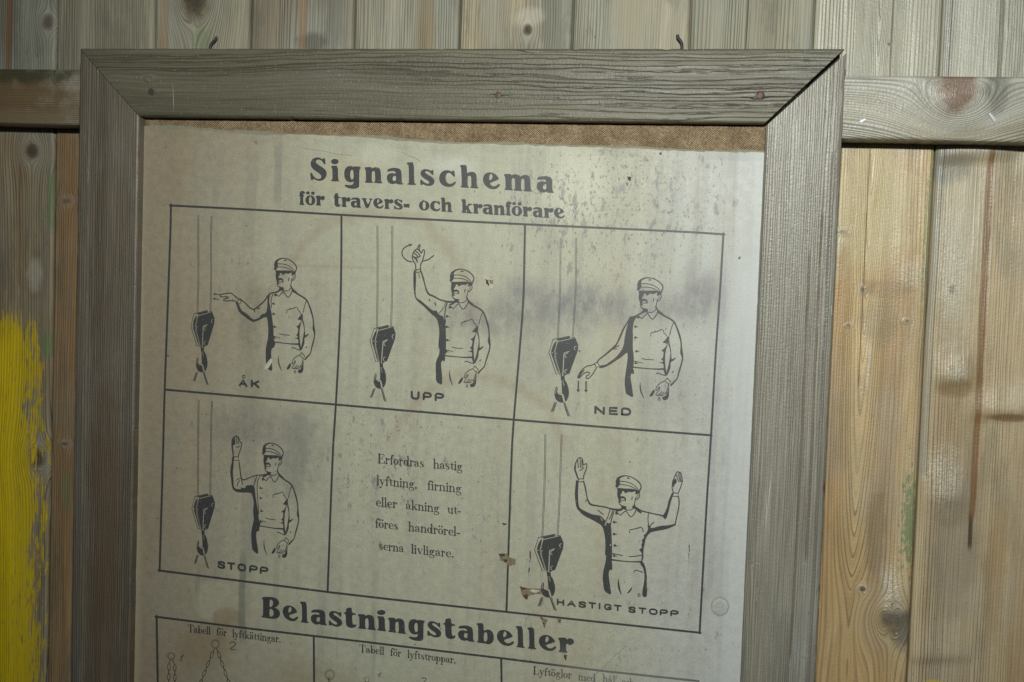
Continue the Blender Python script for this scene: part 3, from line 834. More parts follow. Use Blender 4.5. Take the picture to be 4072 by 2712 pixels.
# ------------------------------------------------------------------ printing: strokes and solids of ink on the sheet
class Ink:
    """collects ink shapes given in the pixels of one crop of the photograph"""

    wf = 1.0

    def __init__(s, x0, y0, sc, aff=None):
        s.x0, s.y0, s.sc, s.aff = x0, y0, sc, aff
        s.V, s.F, s.M, s.n = [], [], [], 0

    def P(s, x, y):
        if s.aff:
            a = s.aff
            x, y = a[0] * x + a[1] * y + a[2], a[3] * x + a[4] * y + a[5]
        return s.x0 + x * s.sc, s.y0 + y * s.sc

    def put(s, pts, faces, mi=0):
        s.n += 1
        off = 0.00022 + (s.n % 40) * 0.0000022 + (0.0001 if mi else 0)
        b = len(s.V)
        for (x, y) in pts:
            p = pt(*s.P(x, y), YP)
            s.V.append((p.x, p.y - off, p.z))
        for f in faces:
            s.F.append(tuple(b + k for k in f))
            s.M.append(mi)

    def poly(s, pts, holes=(), soft=1, mi=0):
        loops = [chaikin(pts, soft, True)] + [chaikin(h, soft, True) for h in holes]
        tri = tessellate_polygon([[Vector((a, b, 0)) for a, b in l] for l in loops])
        s.put([q for l in loops for q in l], tri, mi)

    def stroke(s, pts, w, soft=1, mi=0):
        """w: one width or a width per point; round ends"""
        if not isinstance(w, (list, tuple)):
            w = [w] * len(pts)
        P = [(a, b, c * s.wf) for (a, b), c in zip(pts, w)]
        P = chaikin(P, soft, False)
        L, R = [], []
        for k, (x, y, ww) in enumerate(P):
            xa, ya, _ = P[max(k - 1, 0)]
            xb, yb, _ = P[min(k + 1, len(P) - 1)]
            d = math.hypot(xb - xa, yb - ya) or 1.0
            nx, ny = -(yb - ya) / d, (xb - xa) / d
            L.append((x + nx * ww / 2, y + ny * ww / 2))
            R.append((x - nx * ww / 2, y - ny * ww / 2))
        n = len(P)
        pts2, fc = L + R, [(k, k + 1, n + k + 1, n + k) for k in range(n - 1)]
        for e, prv in ((0, 1), (n - 1, n - 2)):         # half-round caps
            x, y, ww = P[e]
            a0 = math.atan2(y - P[prv][1], x - P[prv][0])
            c0 = len(pts2)
            pts2.append((x, y))
            for k in range(5):
                a = a0 - math.pi / 2 + math.pi * k / 4
                pts2.append((x + ww / 2 * math.cos(a), y + ww / 2 * math.sin(a)))
            fc += [(c0, c0 + 1 + k, c0 + 2 + k) for k in range(4)]
        s.put(pts2, fc, mi)

    def dot(s, x, y, rx, ry=None, mi=0, n=16):
        ry = ry or rx
        s.put([(x + rx * math.cos(2 * math.pi * k / n), y + ry * math.sin(2 * math.pi * k / n)) for k in range(n)], [tuple(range(n))], mi)

    def ring(s, x, y, rx, ry, w, mi=0, n=24, a0=0.0, a1=360.0):
        pts, fc = [], []
        for k in range(n + 1):
            a = math.radians(a0 + (a1 - a0) * k / n)
            pts += [(x + (rx + w / 2) * math.cos(a), y + (ry + w / 2) * math.sin(a)), (x + (rx - w / 2) * math.cos(a), y + (ry - w / 2) * math.sin(a))]
            if k:
                fc.append((2 * k - 2, 2 * k, 2 * k + 1, 2 * k - 1))
        s.put(pts, fc, mi)

    def build(s, name, label=None, loc=None):
        # every face must look towards the viewer
        fcs = []
        for f in s.F:
            a, b, c = (Vector(s.V[k]) for k in f[:3])
            fcs.append(f if (b - a).cross(c - a).y < 0 else tuple(reversed(f)))
        o = mesh_obj(name, s.V, fcs, [ink_m, paper_m], sheet, loc=(0.4, YP, PZ), fm=s.M)
        if label:
            o['label'] = label
        return o


def chaikin(P, n, closed):
    for _ in range(n):
        Q = []
        m = len(P)
        if not closed:
            Q.append(P[0])
        for k in range(m if closed else m - 1):
            a, b = P[k], P[(k + 1) % m]
            Q.append(tuple(x * 0.78 + y * 0.22 for x, y in zip(a, b)))
            Q.append(tuple(x * 0.22 + y * 0.78 for x, y in zip(a, b)))
        if not closed:
            Q.append(P[-1])
        P = Q
    return P


def affine(src, dst):
    """least squares map src -> dst"""
    A = [[0.0] * 3 for _ in range(3)]
    B = [[0.0] * 2 for _ in range(3)]
    for (x, y), (u, v) in zip(src, dst):
        r = (x, y, 1.0)
        for i in range(3):
            for j in range(3):
                A[i][j] += r[i] * r[j]
            B[i][0] += r[i] * u
            B[i][1] += r[i] * v
    M = Matrix(A).inverted()
    ca = M @ Vector([B[i][0] for i in range(3)])
    cb = M @ Vector([B[i][1] for i in range(3)])
    return (ca[0], ca[1], ca[2], cb[0], cb[1], cb[2])


# ruled borders
k = Ink(0, 0, 1.0)
for pts_ in ([(676, 817), (1000, 833), (1400, 857), (2000, 888), (2736, 922), (2881, 932)], [(680, 813), (679, 900), (667, 1230), (655, 1549), (648, 1830), (635, 2270)],
             [(1358, 857), (1358, 1000), (1355, 1210), (1346, 1420), (1336, 1609), (1323, 1800), (1303, 2352)], [(2088, 897), (2086, 1000), (2082, 1200), (2060, 1470), (2043, 1669), (2035, 1790), (2014, 2433)],
             [(655, 1549), (1000, 1579), (1337, 1609), (2043, 1669), (2450, 1702), (2830, 1731)], [(2877, 928), (2862, 1180), (2846, 1400), (2828, 1730), (2810, 2000), (2782, 2518)], [(631, 2268), (1000, 2315), (1400, 2366), (2014, 2433), (2400, 2475), (2786, 2516)]):
    k.stroke(pts_, 8.2, 1)
k.build('signal_border')
k = Ink(0, 0, 1.0)
for pts_ in ([(619, 2452), (1000, 2500), (1400, 2546), (1993, 2617), (2400, 2668), (2778, 2708)], [(623, 2449), (625, 2560), (629, 2800)], [(1248, 2531), (1250, 2800)], [(1993, 2617), (1996, 2800)]):
    k.stroke(pts_, 8.2, 0)
k.build('table_border')

# ---- the signalman, once: traced in the NED panel
C5 = (2000, 1780, 800 / 1695)
C3 = (2080, 1000, 700 / 1614)
C2 = (1400, 900, 650 / 1416)
C1 = (700, 950, 620 / 1543)
C4 = (700, 1650, 600 / 1404)


def head(k):
    k.poly([(1135, 236), (1090, 247), (1060, 268), (1045, 300), (1049, 330), (1041, 350), (1060, 364), (1086, 328), (1086, 296), (1083, 275), (1102, 256), (1135, 246)])
    k.stroke([(1060, 272), (1092, 249), (1130, 239), (1180, 243), (1225, 261), (1262, 289), (1283, 318), (1281, 345), (1268, 368), (1262, 390)], [8, 8, 8, 8, 9, 10, 10, 10, 12, 12])
    k.poly([(1143, 263), (1162, 251), (1184, 263), (1165, 267)])
    k.stroke([(1085, 296), (1130, 294), (1180, 303), (1225, 326), (1248, 350), (1256, 366)], 6.5)
    k.stroke([(1085, 326), (1140, 326), (1190, 336), (1230, 354), (1246, 372)], 6.5)
    k.poly([(1054, 359), (1130, 360), (1185, 358), (1224, 358), (1229, 376), (1200, 391), (1165, 386), (1138, 404), (1125, 400), (1128, 385), (1108, 386), (1102, 408), (1089, 424), (1092, 438), (1110, 432), (1128, 438), (1142, 450), (1143, 476), (1133, 478), (1129, 460), (1115, 452), (1095, 456), (1088, 474), (1096, 488), (1110, 492), (1085, 495), (1075, 490), (1070, 465), (1062, 440), (1059, 410), (1064, 385)])
    k.stroke([(1092, 471), (1130, 474)], 6)
    k.stroke([(1074, 488), (1084, 514), (1105, 525), (1142, 531)], 8)
    k.poly([(1098, 520), (1146, 528), (1141, 562), (1112, 556), (1080, 578), (1046, 586), (1040, 578), (1095, 552)])
    k.poly([(1222, 360), (1230, 384), (1226, 408), (1244, 396), (1262, 390), (1276, 356), (1256, 368)])
    k.stroke([(1238, 402), (1253, 392), (1268, 402), (1268, 425), (1252, 445), (1236, 456), (1228, 440)], 7.5)
    k.stroke([(1254, 412), (1238, 436)], 6)
    k.stroke([(1200, 432), (1195, 458)], 8)
    k.stroke([(1228, 452), (1222, 490), (1214, 512)], 7)
    k.poly([(1220, 484), (1228, 516), (1246, 540), (1290, 572), (1280, 584), (1248, 566), (1226, 540), (1212, 512)])
    k.stroke([(1142, 556), (1175, 561), (1205, 546), (1224, 524)], 6.5)
    k.stroke([(1236, 538), (1225, 580), (1190, 626), (1166, 606), (1143, 566)], 8)
    k.stroke([(1141, 566), (1110, 592), (1090, 618), (1074, 602), (1058, 590)], 7.5)


def chest(k):
    k.dot(1055, 602, 13)
    for (x, y) in ((1030, 688), (1030, 788), (1040, 914), (1033, 1022)):
        k.dot(x, y, 11.5)
        k.stroke([(x, y + 1), (x + 23, y + 4)], 5.5)
    k.stroke([(1170, 775), (1172, 748), (1200, 739), (1235, 731), (1272, 714), (1290, 728), (1290, 745), (1305, 755), (1318, 775)], 7, 0)
    k.stroke([(1208, 728), (1214, 737)], 7)


def right_arm(k):
    k.stroke([(1240, 550), (1270, 575), (1305, 595), (1340, 612), (1375, 635), (1395, 660)], [20, 15, 13, 13, 14, 12])
    k.stroke([(1390, 652), (1415, 710), (1435, 770), (1448, 820), (1452, 880), (1452, 925), (1464, 970), (1455, 1020), (1440, 1070), (1425, 1120), (1415, 1165), (1385, 1195), (1355, 1226)], [12, 13, 16, 11, 12, 24, 12, 11, 13, 11, 9, 12, 14])
    k.stroke([(1378, 655), (1360, 700), (1345, 765)], [8, 6, 8])
    k.poly([(1342, 760), (1300, 815), (1278, 836), (1308, 838), (1322, 850), (1295, 890), (1262, 912), (1290, 915), (1283, 975), (1262, 990), (1285, 1000), (1280, 1014), (1238, 1020), (1285, 1026), (1290, 1060), (1284, 1076), (1305, 1142), (1322, 1132), (1312, 1095), (1306, 1060), (1302, 1000), (1304, 930), (1326, 848)])
    k.poly([(1342, 766), (1328, 840), (1345, 890), (1352, 940), (1340, 1000), (1330, 1060), (1316, 1100), (1320, 1140), (1346, 1085), (1353, 1060), (1352, 1016), (1378, 1002), (1407, 970), (1385, 976), (1361, 993), (1360, 940), (1354, 880), (1340, 830)])
    k.stroke([(1320, 1160), (1300, 1187), (1335, 1217), (1356, 1195), (1320, 1160)], 7, 0)
    k.stroke([(1366, 1110), (1378, 1102)], 8)
    k.stroke([(1300, 1185), (1265, 1200), (1235, 1225), (1220, 1255), (1215, 1276), (1231, 1270), (1245, 1246), (1256, 1240), (1248, 1270), (1225, 1300), (1214, 1315), (1236, 1320), (1256, 1302), (1272, 1284)], 6.5)
    k.stroke([(1240, 1321), (1265, 1315), (1292, 1288)], 6)
    k.stroke([(1265, 1323), (1295, 1311), (1312, 1288)], 6)
    k.stroke([(1337, 1220), (1325, 1260), (1310, 1302)], 7)
    k.poly([(1341, 1222), (1336, 1352), (1286, 1366), (1274, 1332), (1304, 1326), (1324, 1290)])
    k.poly([(1199, 1264), (1210, 1285), (1186, 1326), (1158, 1331), (1164, 1310), (1188, 1275)])


def monogram(k, x, y):
    k.stroke([(x - 9, y - 13), (x + 8, y - 13), (x + 10, y + 12), (x - 9, y + 12), (x - 9, y - 13)], 5, 0)
    k.stroke([(x - 9, y - 1), (x + 9, y - 1)], 5, 0)


def lower(k):
    k.stroke([(1010, 1060), (1060, 1066), (1130, 1072), (1200, 1078), (1285, 1078)], [11, 9, 8, 9, 14])
    k.stroke([(1016, 1003), (1060, 1013), (1096, 1024)], 5.5)
    k.stroke([(1090, 980), (1130, 990), (1196, 993)], 6.5)
    k.stroke([(1220, 1122), (1232, 1112), (1270, 1128), (1306, 1138)], 7.5)
    k.poly([(1073, 1178), (1083, 1270), (1111, 1347), (1103, 1345), (1067, 1270)])
    monogram(k, 1248, 1352)


SRC = [(1163, 259), (1190, 625), (1033, 1022), (1467, 950), (1248, 1352), (1010, 1340), (1268, 405)]
D2 = [(950, 387), (968, 722), (827, 1080), (1203, 1015), (992, 1387), (780, 1375), (1037, 525)]
D1 = [(1077, 208), (1113, 580), (985, 978), (1388, 920), (1165, 1310), (952, 1302), (1175, 365)]
D4 = [(900, 280), (922, 625), (790, 990), (1150, 950), (957, 1312), (765, 1300), (983, 425)]


def man(crop, dst=None):
    k = Ink(*crop, aff=affine(SRC, dst) if dst else None)
    k.wf = 1.16
    head(k); chest(k); right_arm(k); lower(k)
    k.aff = None
    return k


# NED: arm lowered
k = man(C3)
k.poly([(1050, 578), (1020, 590), (985, 598), (965, 640), (945, 720), (930, 790), (925, 850), (905, 905), (850, 972), (800, 1008), (760, 1038), (705, 1044), (694, 1070), (740, 1066), (800, 1036), (850, 1002), (905, 967), (956, 920), (960, 960), (955, 1010), (945, 1080), (935, 1150), (930, 1210), (940, 1280), (944, 1306), (1012, 1342), (1005, 1290), (1000, 1240), (985, 1160), (990, 1116), (1016, 1126), (1018, 1096), (1006, 1065), (1016, 1040), (1015, 960), (1005, 870), (1009, 780), (1005, 720), (1013, 660), (1025, 622), (1052, 590)])
k.stroke([(985, 600), (960, 645), (925, 700), (895, 770), (860, 850), (820, 890), (750, 950), (695, 990), (680, 1016)], [12, 9, 13, 16, 11, 16, 12, 10, 12])
k.stroke([(826, 893), (852, 874), (878, 863)], 8)
k.stroke([(835, 896), (862, 893)], 7)
k.stroke([(655, 1026), (681, 1014), (701, 1046), (672, 1066), (655, 1026)], 7.5, 0)
k.stroke([(655, 1032), (620, 1045), (585, 1050), (550, 1075), (520, 1110), (500, 1150), (511, 1162), (536, 1140), (565, 1111), (600, 1105), (612, 1112), (605, 1130), (580, 1140), (575, 1160), (600, 1166), (635, 1130), (660, 1090), (672, 1066)], 8.5)
k.stroke([(506, 1154), (530, 1118), (560, 1086)], [16, 15, 8])
for (x, y) in ((507, 1190), (578, 1192)):
    k.stroke([(x, y), (x - 1, y + 80)], 11, 0)
    k.poly([(x - 19, y + 76), (x + 18, y + 76), (x - 1, y + 100)], (), 0)
k.build('signalman_drawing', 'ink drawing of a capped signalman lowering his arm, above NED')

# UPP: finger raised and circling
k = man(C2, D2)
k.poly([(533, 378), (530, 480), (535, 560), (545, 612), (560, 642), (620, 692), (690, 762), (716, 780), (740, 810), (752, 870), (757, 930), (748, 1010), (749, 1050), (758, 1062), (755, 1110), (735, 1150), (724, 1190), (726, 1270), (727, 1346), (782, 1378), (781, 1290), (775, 1240), (770, 1180), (785, 1160), (802, 1172), (809, 1140), (800, 1115), (816, 1100), (813, 1060), (816, 1000), (812, 900), (809, 822), (795, 800), (788, 776), (760, 770), (740, 745), (733, 728), (705, 732), (680, 715), (640, 680), (592, 640), (562, 624), (553, 600), (551, 540), (556, 470), (553, 380)])
k.stroke([(826, 655), (815, 690), (805, 740), (803, 790), (811, 832)], 8.5)
k.stroke([(811, 652), (800, 700), (755, 752)], 5.5)
k.stroke([(595, 383), (615, 440), (630, 500), (645, 555), (665, 590), (710, 606), (760, 636), (815, 650), (850, 655), (892, 655)], [10, 12, 9, 11, 15, 12, 10, 12, 14, 16])
k.stroke([(668, 632), (676, 648)], 8)
k.stroke([(717, 660), (726, 684)], 9)
k.stroke([(580, 405), (583, 447)], 6)
k.stroke([(555, 378), (595, 371), (598, 391), (558, 401), (555, 378)], 7, 0)
k.stroke([(553, 378), (551, 330), (530, 296), (520, 270), (530, 230), (545, 206), (565, 195), (570, 180), (585, 155), (591, 166), (580, 196), (590, 216), (601, 236), (608, 215), (620, 200), (630, 211), (625, 250), (610, 300), (594, 330), (593, 372)], 8.5)
for pts_ in ([(540, 232), (560, 248), (572, 270)], [(550, 213), (577, 235), (592, 258)], [(535, 266), (560, 272), (590, 258)], [(565, 197), (582, 206), (592, 222)]):
    k.stroke(pts_, 8)
k.stroke([(534, 264), (560, 284), (566, 314)], [12, 14, 7])
k.stroke([(522, 308), (480, 300), (445, 270), (431, 235), (440, 200), (465, 176), (500, 160)], 8.5)
k.poly([(488, 148), (527, 158), (500, 177), (502, 162)], (), 0)
k.stroke([(610, 302), (660, 290), (708, 252)], 8.5)
k.build('signalman_drawing', 'ink drawing of a capped signalman circling a raised finger, above UPP')

# AK: arm stretched out
k = man(C1, D1)
k.poly([(905, 556), (932, 542), (926, 580), (922, 620), (931, 660), (939, 700), (951, 760), (956, 820), (966, 880), (966, 950), (971, 1008), (987, 1024), (971, 1078), (950, 1080), (941, 1120), (946, 1200), (957, 1304), (930, 1302), (905, 1280), (893, 1260), (887, 1150), (889, 1080), (905, 1010), (915, 920), (910, 840), (905, 780), (880, 772), (835, 797), (795, 817), (755, 822), (718, 797), (628, 732), (604, 670), (588, 624), (606, 618), (632, 670), (651, 710), (700, 740), (742, 780), (776, 800), (830, 775), (838, 750), (890, 735), (904, 680), (906, 600)])
k.stroke([(961, 543), (940, 600), (945, 682)], 7)
k.stroke([(632, 590), (690, 640), (740, 690), (775, 700), (830, 655), (880, 610), (910, 560), (940, 535), (1000, 525), (1036, 498)], [8, 10, 11, 12, 14, 11, 12, 12, 10, 14])
k.stroke([(774, 698), (781, 724)], 9)
k.stroke([(806, 694), (832, 682)], 8)
k.stroke([(625, 594), (649, 615), (629, 646), (605, 626), (625, 594)], 7, 0)
k.stroke([(617, 592), (570, 555), (545, 534), (500, 540), (440, 550), (436, 566), (460, 576), (510, 570), (519, 585), (500, 591), (475, 596), (469, 608), (490, 616), (550, 610), (592, 616)], 9)
for (x, y) in ((372, 544), (368, 591)):
    k.stroke([(x + 10, y + 1), (x + 60, y + 7)], 6.5, 0)
    k.poly([(x - 4, y), (x + 20, y - 13), (x + 17, y + 14)], (), 0)
k.build('signalman_drawing', 'ink drawing of a capped signalman pointing sideways at the hook')

# STOPP: one hand up
k = man(C4, D4)
k.poly([(519, 388), (521, 440), (509, 480), (504, 540), (514, 600), (517, 650), (529, 692), (558, 717), (620, 722), (700, 722), (715, 760), (725, 820), (717, 900), (725, 950), (720, 1000), (704, 1060), (699, 1120), (704, 1200), (709, 1256), (768, 1302), (761, 1230), (749, 1160), (745, 1100), (760, 1076), (776, 1086), (776, 1050), (787, 1020), (771, 980), (766, 900), (751, 820), (741, 760), (736, 700), (726, 656), (690, 650), (645, 658), (650, 682), (598, 673), (610, 692), (550, 686), (536, 660), (536, 600), (529, 540), (536, 470), (538, 390)])
k.stroke([(781, 570), (760, 610), (755, 680), (760, 780), (768, 870), (771, 922)], 6.5)
k.stroke([(755, 568), (735, 620), (724, 655)], 6.5)
k.stroke([(585, 420), (592, 470), (600, 540), (610, 600), (640, 605), (690, 580), (750, 560), (790, 560), (842, 555)], [7, 8, 10, 11, 9, 8, 9, 9, 16])
k.stroke([(612, 604), (617, 644)], 9)
k.stroke([(565, 606), (582, 594), (602, 588)], 6)
k.stroke([(570, 662), (576, 632), (592, 610)], 7)
k.stroke([(538, 390), (581, 388), (583, 421), (538, 423), (538, 390)], 7, 0)
k.stroke([(535, 386), (528, 330), (522, 270), (522, 235), (535, 202), (546, 206), (556, 190), (566, 200), (582, 205), (592, 230), (598, 258), (612, 256), (608, 300), (590, 350), (579, 386)], [10, 12, 12, 9, 8, 7, 7, 7, 7, 7, 8, 8, 8, 8, 8])
for pts_ in ([(545, 206), (549, 268)], [(562, 200), (566, 268)], [(578, 208), (582, 268)], [(560, 296), (575, 302), (593, 288)]):
    k.stroke(pts_, 7)
k.poly([(521, 236), (536, 204), (544, 240), (548, 276), (528, 286)])
k.build('signalman_drawing', 'ink drawing of a capped signalman holding one palm up, above STOPP')

# HASTIGT STOPP: both hands up
H_S = [(1163, 259), (1190, 625), (1055, 602), (1030, 688), (1030, 788), (1268, 405), (1170, 775)]
H_D = [(1057, 256), (1075, 590), (957, 552), (937, 627), (937, 728), (1152, 395), (1068, 715)]
k = Ink(*C5, aff=affine(H_S, H_D))
k.wf = 1.16
head(k)
k.aff = None
k.dot(957, 552, 12)
for (x, y) in ((937, 627), (937, 728), (942, 824), (937, 910)):
    k.dot(x, y, 11)
    k.stroke([(x, y + 1), (x + 22, y + 4)], 5.5)
k.stroke([(1068, 715), (1068, 693), (1110, 684), (1162, 670), (1178, 682), (1182, 710)], 7, 0)
k.poly([(616, 268), (610, 330), (604, 400), (614, 480), (624, 516), (680, 572), (760, 612), (830, 652), (848, 690), (861, 760), (864, 830), (859, 900), (870, 912), (865, 960), (849, 1020), (839, 1090), (845, 1150), (854, 1210), (914, 1243), (906, 1180), (896, 1120), (890, 1060), (900, 1025), (921, 1032), (923, 990), (916, 950), (921, 900), (919, 820), (916, 740), (913, 680), (906, 635), (890, 640), (850, 600), (820, 572), (790, 568), (740, 558), (680, 528), (646, 508), (636, 470), (633, 400), (636, 300), (641, 283)])
k.poly([(818, 582), (842, 612), (834, 616)], (), 0, 1)
k.dot(892, 620, 9, 16, 1)
k.dot(906, 820, 5, 9, 1)
k.stroke([(872, 625), (862, 652)], 8, 0, 1)
k.stroke([(680, 285), (695, 340), (705, 400), (715, 440), (735, 480), (800, 490), (860, 500), (930, 520), (996, 524)], [9, 11, 8, 9, 15, 10, 9, 12, 16])
k.stroke([(798, 525), (846, 563)], 6.5)
k.stroke([(697, 452), (712, 432)], 7)
k.stroke([(903, 520), (885, 580), (866, 626)], 6.5)
k.stroke([(926, 520), (915, 570), (889, 612)], 6.5)
k.stroke([(936, 534), (915, 600), (906, 652)], 7.5)
k.stroke([(635, 264), (680, 261), (681, 286), (637, 288), (635, 264)], 7, 0)
k.stroke([(632, 260), (615, 210), (604, 180), (612, 130), (630, 95), (651, 80), (672, 95), (676, 150), (690, 140), (700, 130), (709, 150), (700, 190), (680, 235), (680, 260)], [10, 13, 12, 8, 8, 7, 7, 7, 7, 7, 8, 8, 8, 8])
for pts_ in ([(630, 108), (636, 168)], [(651, 92), (653, 168)], [(665, 104), (667, 165)], [(648, 192), (664, 182), (680, 168)]):
    k.stroke(pts_, 7)
k.poly([(600, 172), (611, 134), (618, 165), (613, 186)])
k.stroke([(1100, 500), (1130, 512), (1170, 535), (1220, 545), (1280, 560), (1345, 572), (1368, 598)], [22, 15, 10, 9, 8, 12, 9])
k.poly([(1346, 572), (1368, 540), (1384, 500), (1394, 450), (1414, 400), (1425, 378), (1441, 386), (1427, 420), (1411, 470), (1401, 520), (1387, 570), (1374, 602), (1350, 588)])
k.stroke([(1478, 410), (1486, 460), (1479, 520), (1462, 590), (1450, 652)], [8, 9, 9, 8, 10])
k.poly([(1450, 640), (1452, 656), (1380, 687), (1290, 703), (1244, 712), (1216, 742), (1201, 770), (1191, 830), (1183, 870), (1184, 940), (1168, 950), (1171, 882), (1142, 862), (1174, 840), (1163, 822), (1179, 792), (1165, 787), (1194, 752), (1181, 742), (1214, 711), (1225, 680), (1215, 648), (1250, 660), (1240, 680), (1280, 670), (1340, 656), (1400, 654)])
k.stroke([(1228, 545), (1221, 600), (1226, 652)], 6.5)
k.stroke([(1244, 652), (1270, 628)], 7)
k.stroke([(1432, 380), (1478, 385), (1476, 411), (1429, 409), (1432, 380)], 7, 0)
k.stroke([(1435, 379), (1425, 340), (1428, 290), (1440, 260), (1455, 225), (1468, 200), (1481, 206), (1495, 206), (1508, 240), (1512, 290), (1498, 330), (1478, 382)], 7.5)
for pts_ in ([(1460, 230), (1482, 287)], [(1475, 215), (1494, 287)], [(1488, 213), (1503, 285)]):
    k.stroke(pts_, 6.5)
k.poly([(1426, 302), (1444, 264), (1461, 260), (1466, 291), (1446, 311), (1436, 342)])
k.stroke([(918, 891), (965, 899), (1010, 911)], 6.5)
k.stroke([(1064, 918), (1120, 915), (1172, 904)], 6.5)
k.stroke([(918, 944), (1000, 955), (1080, 962), (1170, 960)], [12, 8, 7, 12])
k.stroke([(1176, 895), (1170, 955)], 8)
k.poly([(1150, 953), (1182, 960), (1202, 1010), (1213, 1080), (1211, 1150), (1216, 1200), (1211, 1262), (1171, 1252), (1178, 1190), (1191, 1120), (1192, 1060), (1180, 1010), (1160, 985)])
k.stroke([(1104, 1050), (1112, 1030), (1145, 1038), (1178, 1050)], 6.5)
k.poly([(973, 1088), (983, 1160), (1000, 1240), (994, 1240), (964, 1170)])
k.poly([(1086, 1168), (1086, 1195), (1061, 1227), (1043, 1226), (1069, 1195)])
monogram(k, 1147, 1243)
k.build('signalman_drawing', 'ink drawing of a capped signalman with both arms thrown up')

# ---- crane hook blocks, traced once in the last panel
def hook(k):
    k.stroke([(440, 733), (430, 730), (299, 757), (267, 862), (331, 1036), (354, 1030)], 6.5, 0)
    k.poly([(328, 764), (301, 800), (282, 862), (300, 905), (345, 1026), (354, 1022), (305, 872), (327, 800)])
    k.poly([(335, 754), (438, 733), (441, 746), (345, 766)], (), 0)
    k.poly([(343, 776), (483, 744), (509, 800), (506, 842), (438, 1026), (402, 1046), (372, 1050), (317, 872)], (), 0)
    k.poly([(483, 735), (511, 800), (508, 845), (440, 1032), (425, 1030), (500, 840), (500, 800), (475, 745)], (), 0)
    k.stroke([(478, 738), (345, 767), (312, 871), (366, 1050)], 3.5, 0)
    k.stroke([(434, 853), (394, 864), (386, 1046)], 8, 0, 1)
    for (x, y, r) in ((420, 884, 17), (331, 881, 12), (491, 824, 13), (417, 1013, 14)):
        k.ring(x, y, r, r * 1.1, 5.5, 1, 14, 100, 290)
    k.dot(296, 864, 4, 6, 1)
    k.poly([(368, 1044), (404, 1048), (402, 1078), (424, 1108), (441, 1170), (438, 1220), (416, 1256), (381, 1265), (345, 1252), (325, 1226), (317, 1190), (327, 1140), (338, 1130), (347, 1150), (342, 1180), (352, 1196), (378, 1194), (374, 1120), (372, 1080)])
    k.stroke([(374, 1086), (380, 1190)], 5, 0, 1)
    k.stroke([(388, 1084), (398, 1126)], 4, 0, 1)
    k.stroke([(333, 1142), (330, 1190)], 4.5, 0, 1)
    # sling through the hook
    k.stroke([(362, 1192), (388, 1200), (404, 1256)], 13, 0, 1)
    k.stroke([(358, 1186), (382, 1190), (400, 1240), (450, 1372)], 4.5)
    k.stroke([(372, 1200), (388, 1240), (432, 1370)], 4.5)
    for j in range(9):
        t = 0.05 + j * 0.11
        x, y = 393 + (441 - 393) * t, 1250 + (1371 - 1250) * t
        k.stroke([(x - 6, y - 8), (x + 8, y + 8)], 4, 0)
    k.stroke([(340, 1262), (312, 1338)], 4.5, 0)
    k.stroke([(322, 1258), (294, 1335)], 4.5, 0)
    for j in range(6):
        t = 0.1 + j * 0.16
        x, y = 331 + (303 - 331) * t, 1260 + (1336 - 1260) * t
        k.stroke([(x + 7, y - 7), (x - 7, y + 8)], 4.5, 0)


HS = [(267, 862), (483, 742), (400, 1050), (382, 1262), (440, 1370)]
for crop, dst, ropes, lb in (
        (C5, None, [[(357, -110), (357, 0), (349, 400), (331, 765)], [(495, -110), (491, 0), (475, 500), (460, 745)]], 'ink drawing of a crane hook block beside the man with both arms up'),
        (C3, [(243, 932), (480, 793), (365, 1135), (350, 1372), (428, 1522)], [[(345, -125), (343, 100), (340, 400), (316, 830)], [(487, -125), (485, 100), (482, 400), (455, 800)]], 'ink drawing of a crane hook block left of the lowering man'),
        (C2, [(160, 1000), (358, 870), (258, 1180), (237, 1392), (293, 1530)], [[(220, -5), (222, 300), (221, 600), (216, 900)], [(349, -5), (349, 300), (347, 600), (338, 872)]], 'ink drawing of a crane hook block left of the finger circling man'),
        (C1, [(155, 870), (358, 722), (265, 1070), (245, 1303), (325, 1457)], [[(222, -235), (220, 0), (223, 200), (222, 450), (213, 745)], [(353, -225), (346, 0), (349, 300), (348, 450), (341, 722)]], 'ink drawing of a crane hook block the outstretched arm points at'),
        (C4, [(152, 878), (340, 750), (255, 1070), (243, 1292), (305, 1440)], [[(212, -140), (209, 0), (206, 400), (203, 770)], [(336, -130), (330, 0), (324, 400), (319, 752)]], 'ink drawing of a crane hook block left of the man with one palm up')):
    k = Ink(*crop)
    for r_ in ropes:
        for dx in (-5.0, 5.0):
            k.stroke([(a + dx, b) for a, b in r_], 4.4, 1)
    if dst:
        k.aff = affine(HS, dst)
    hook(k)
    k.build('hook_block_drawing', lb)

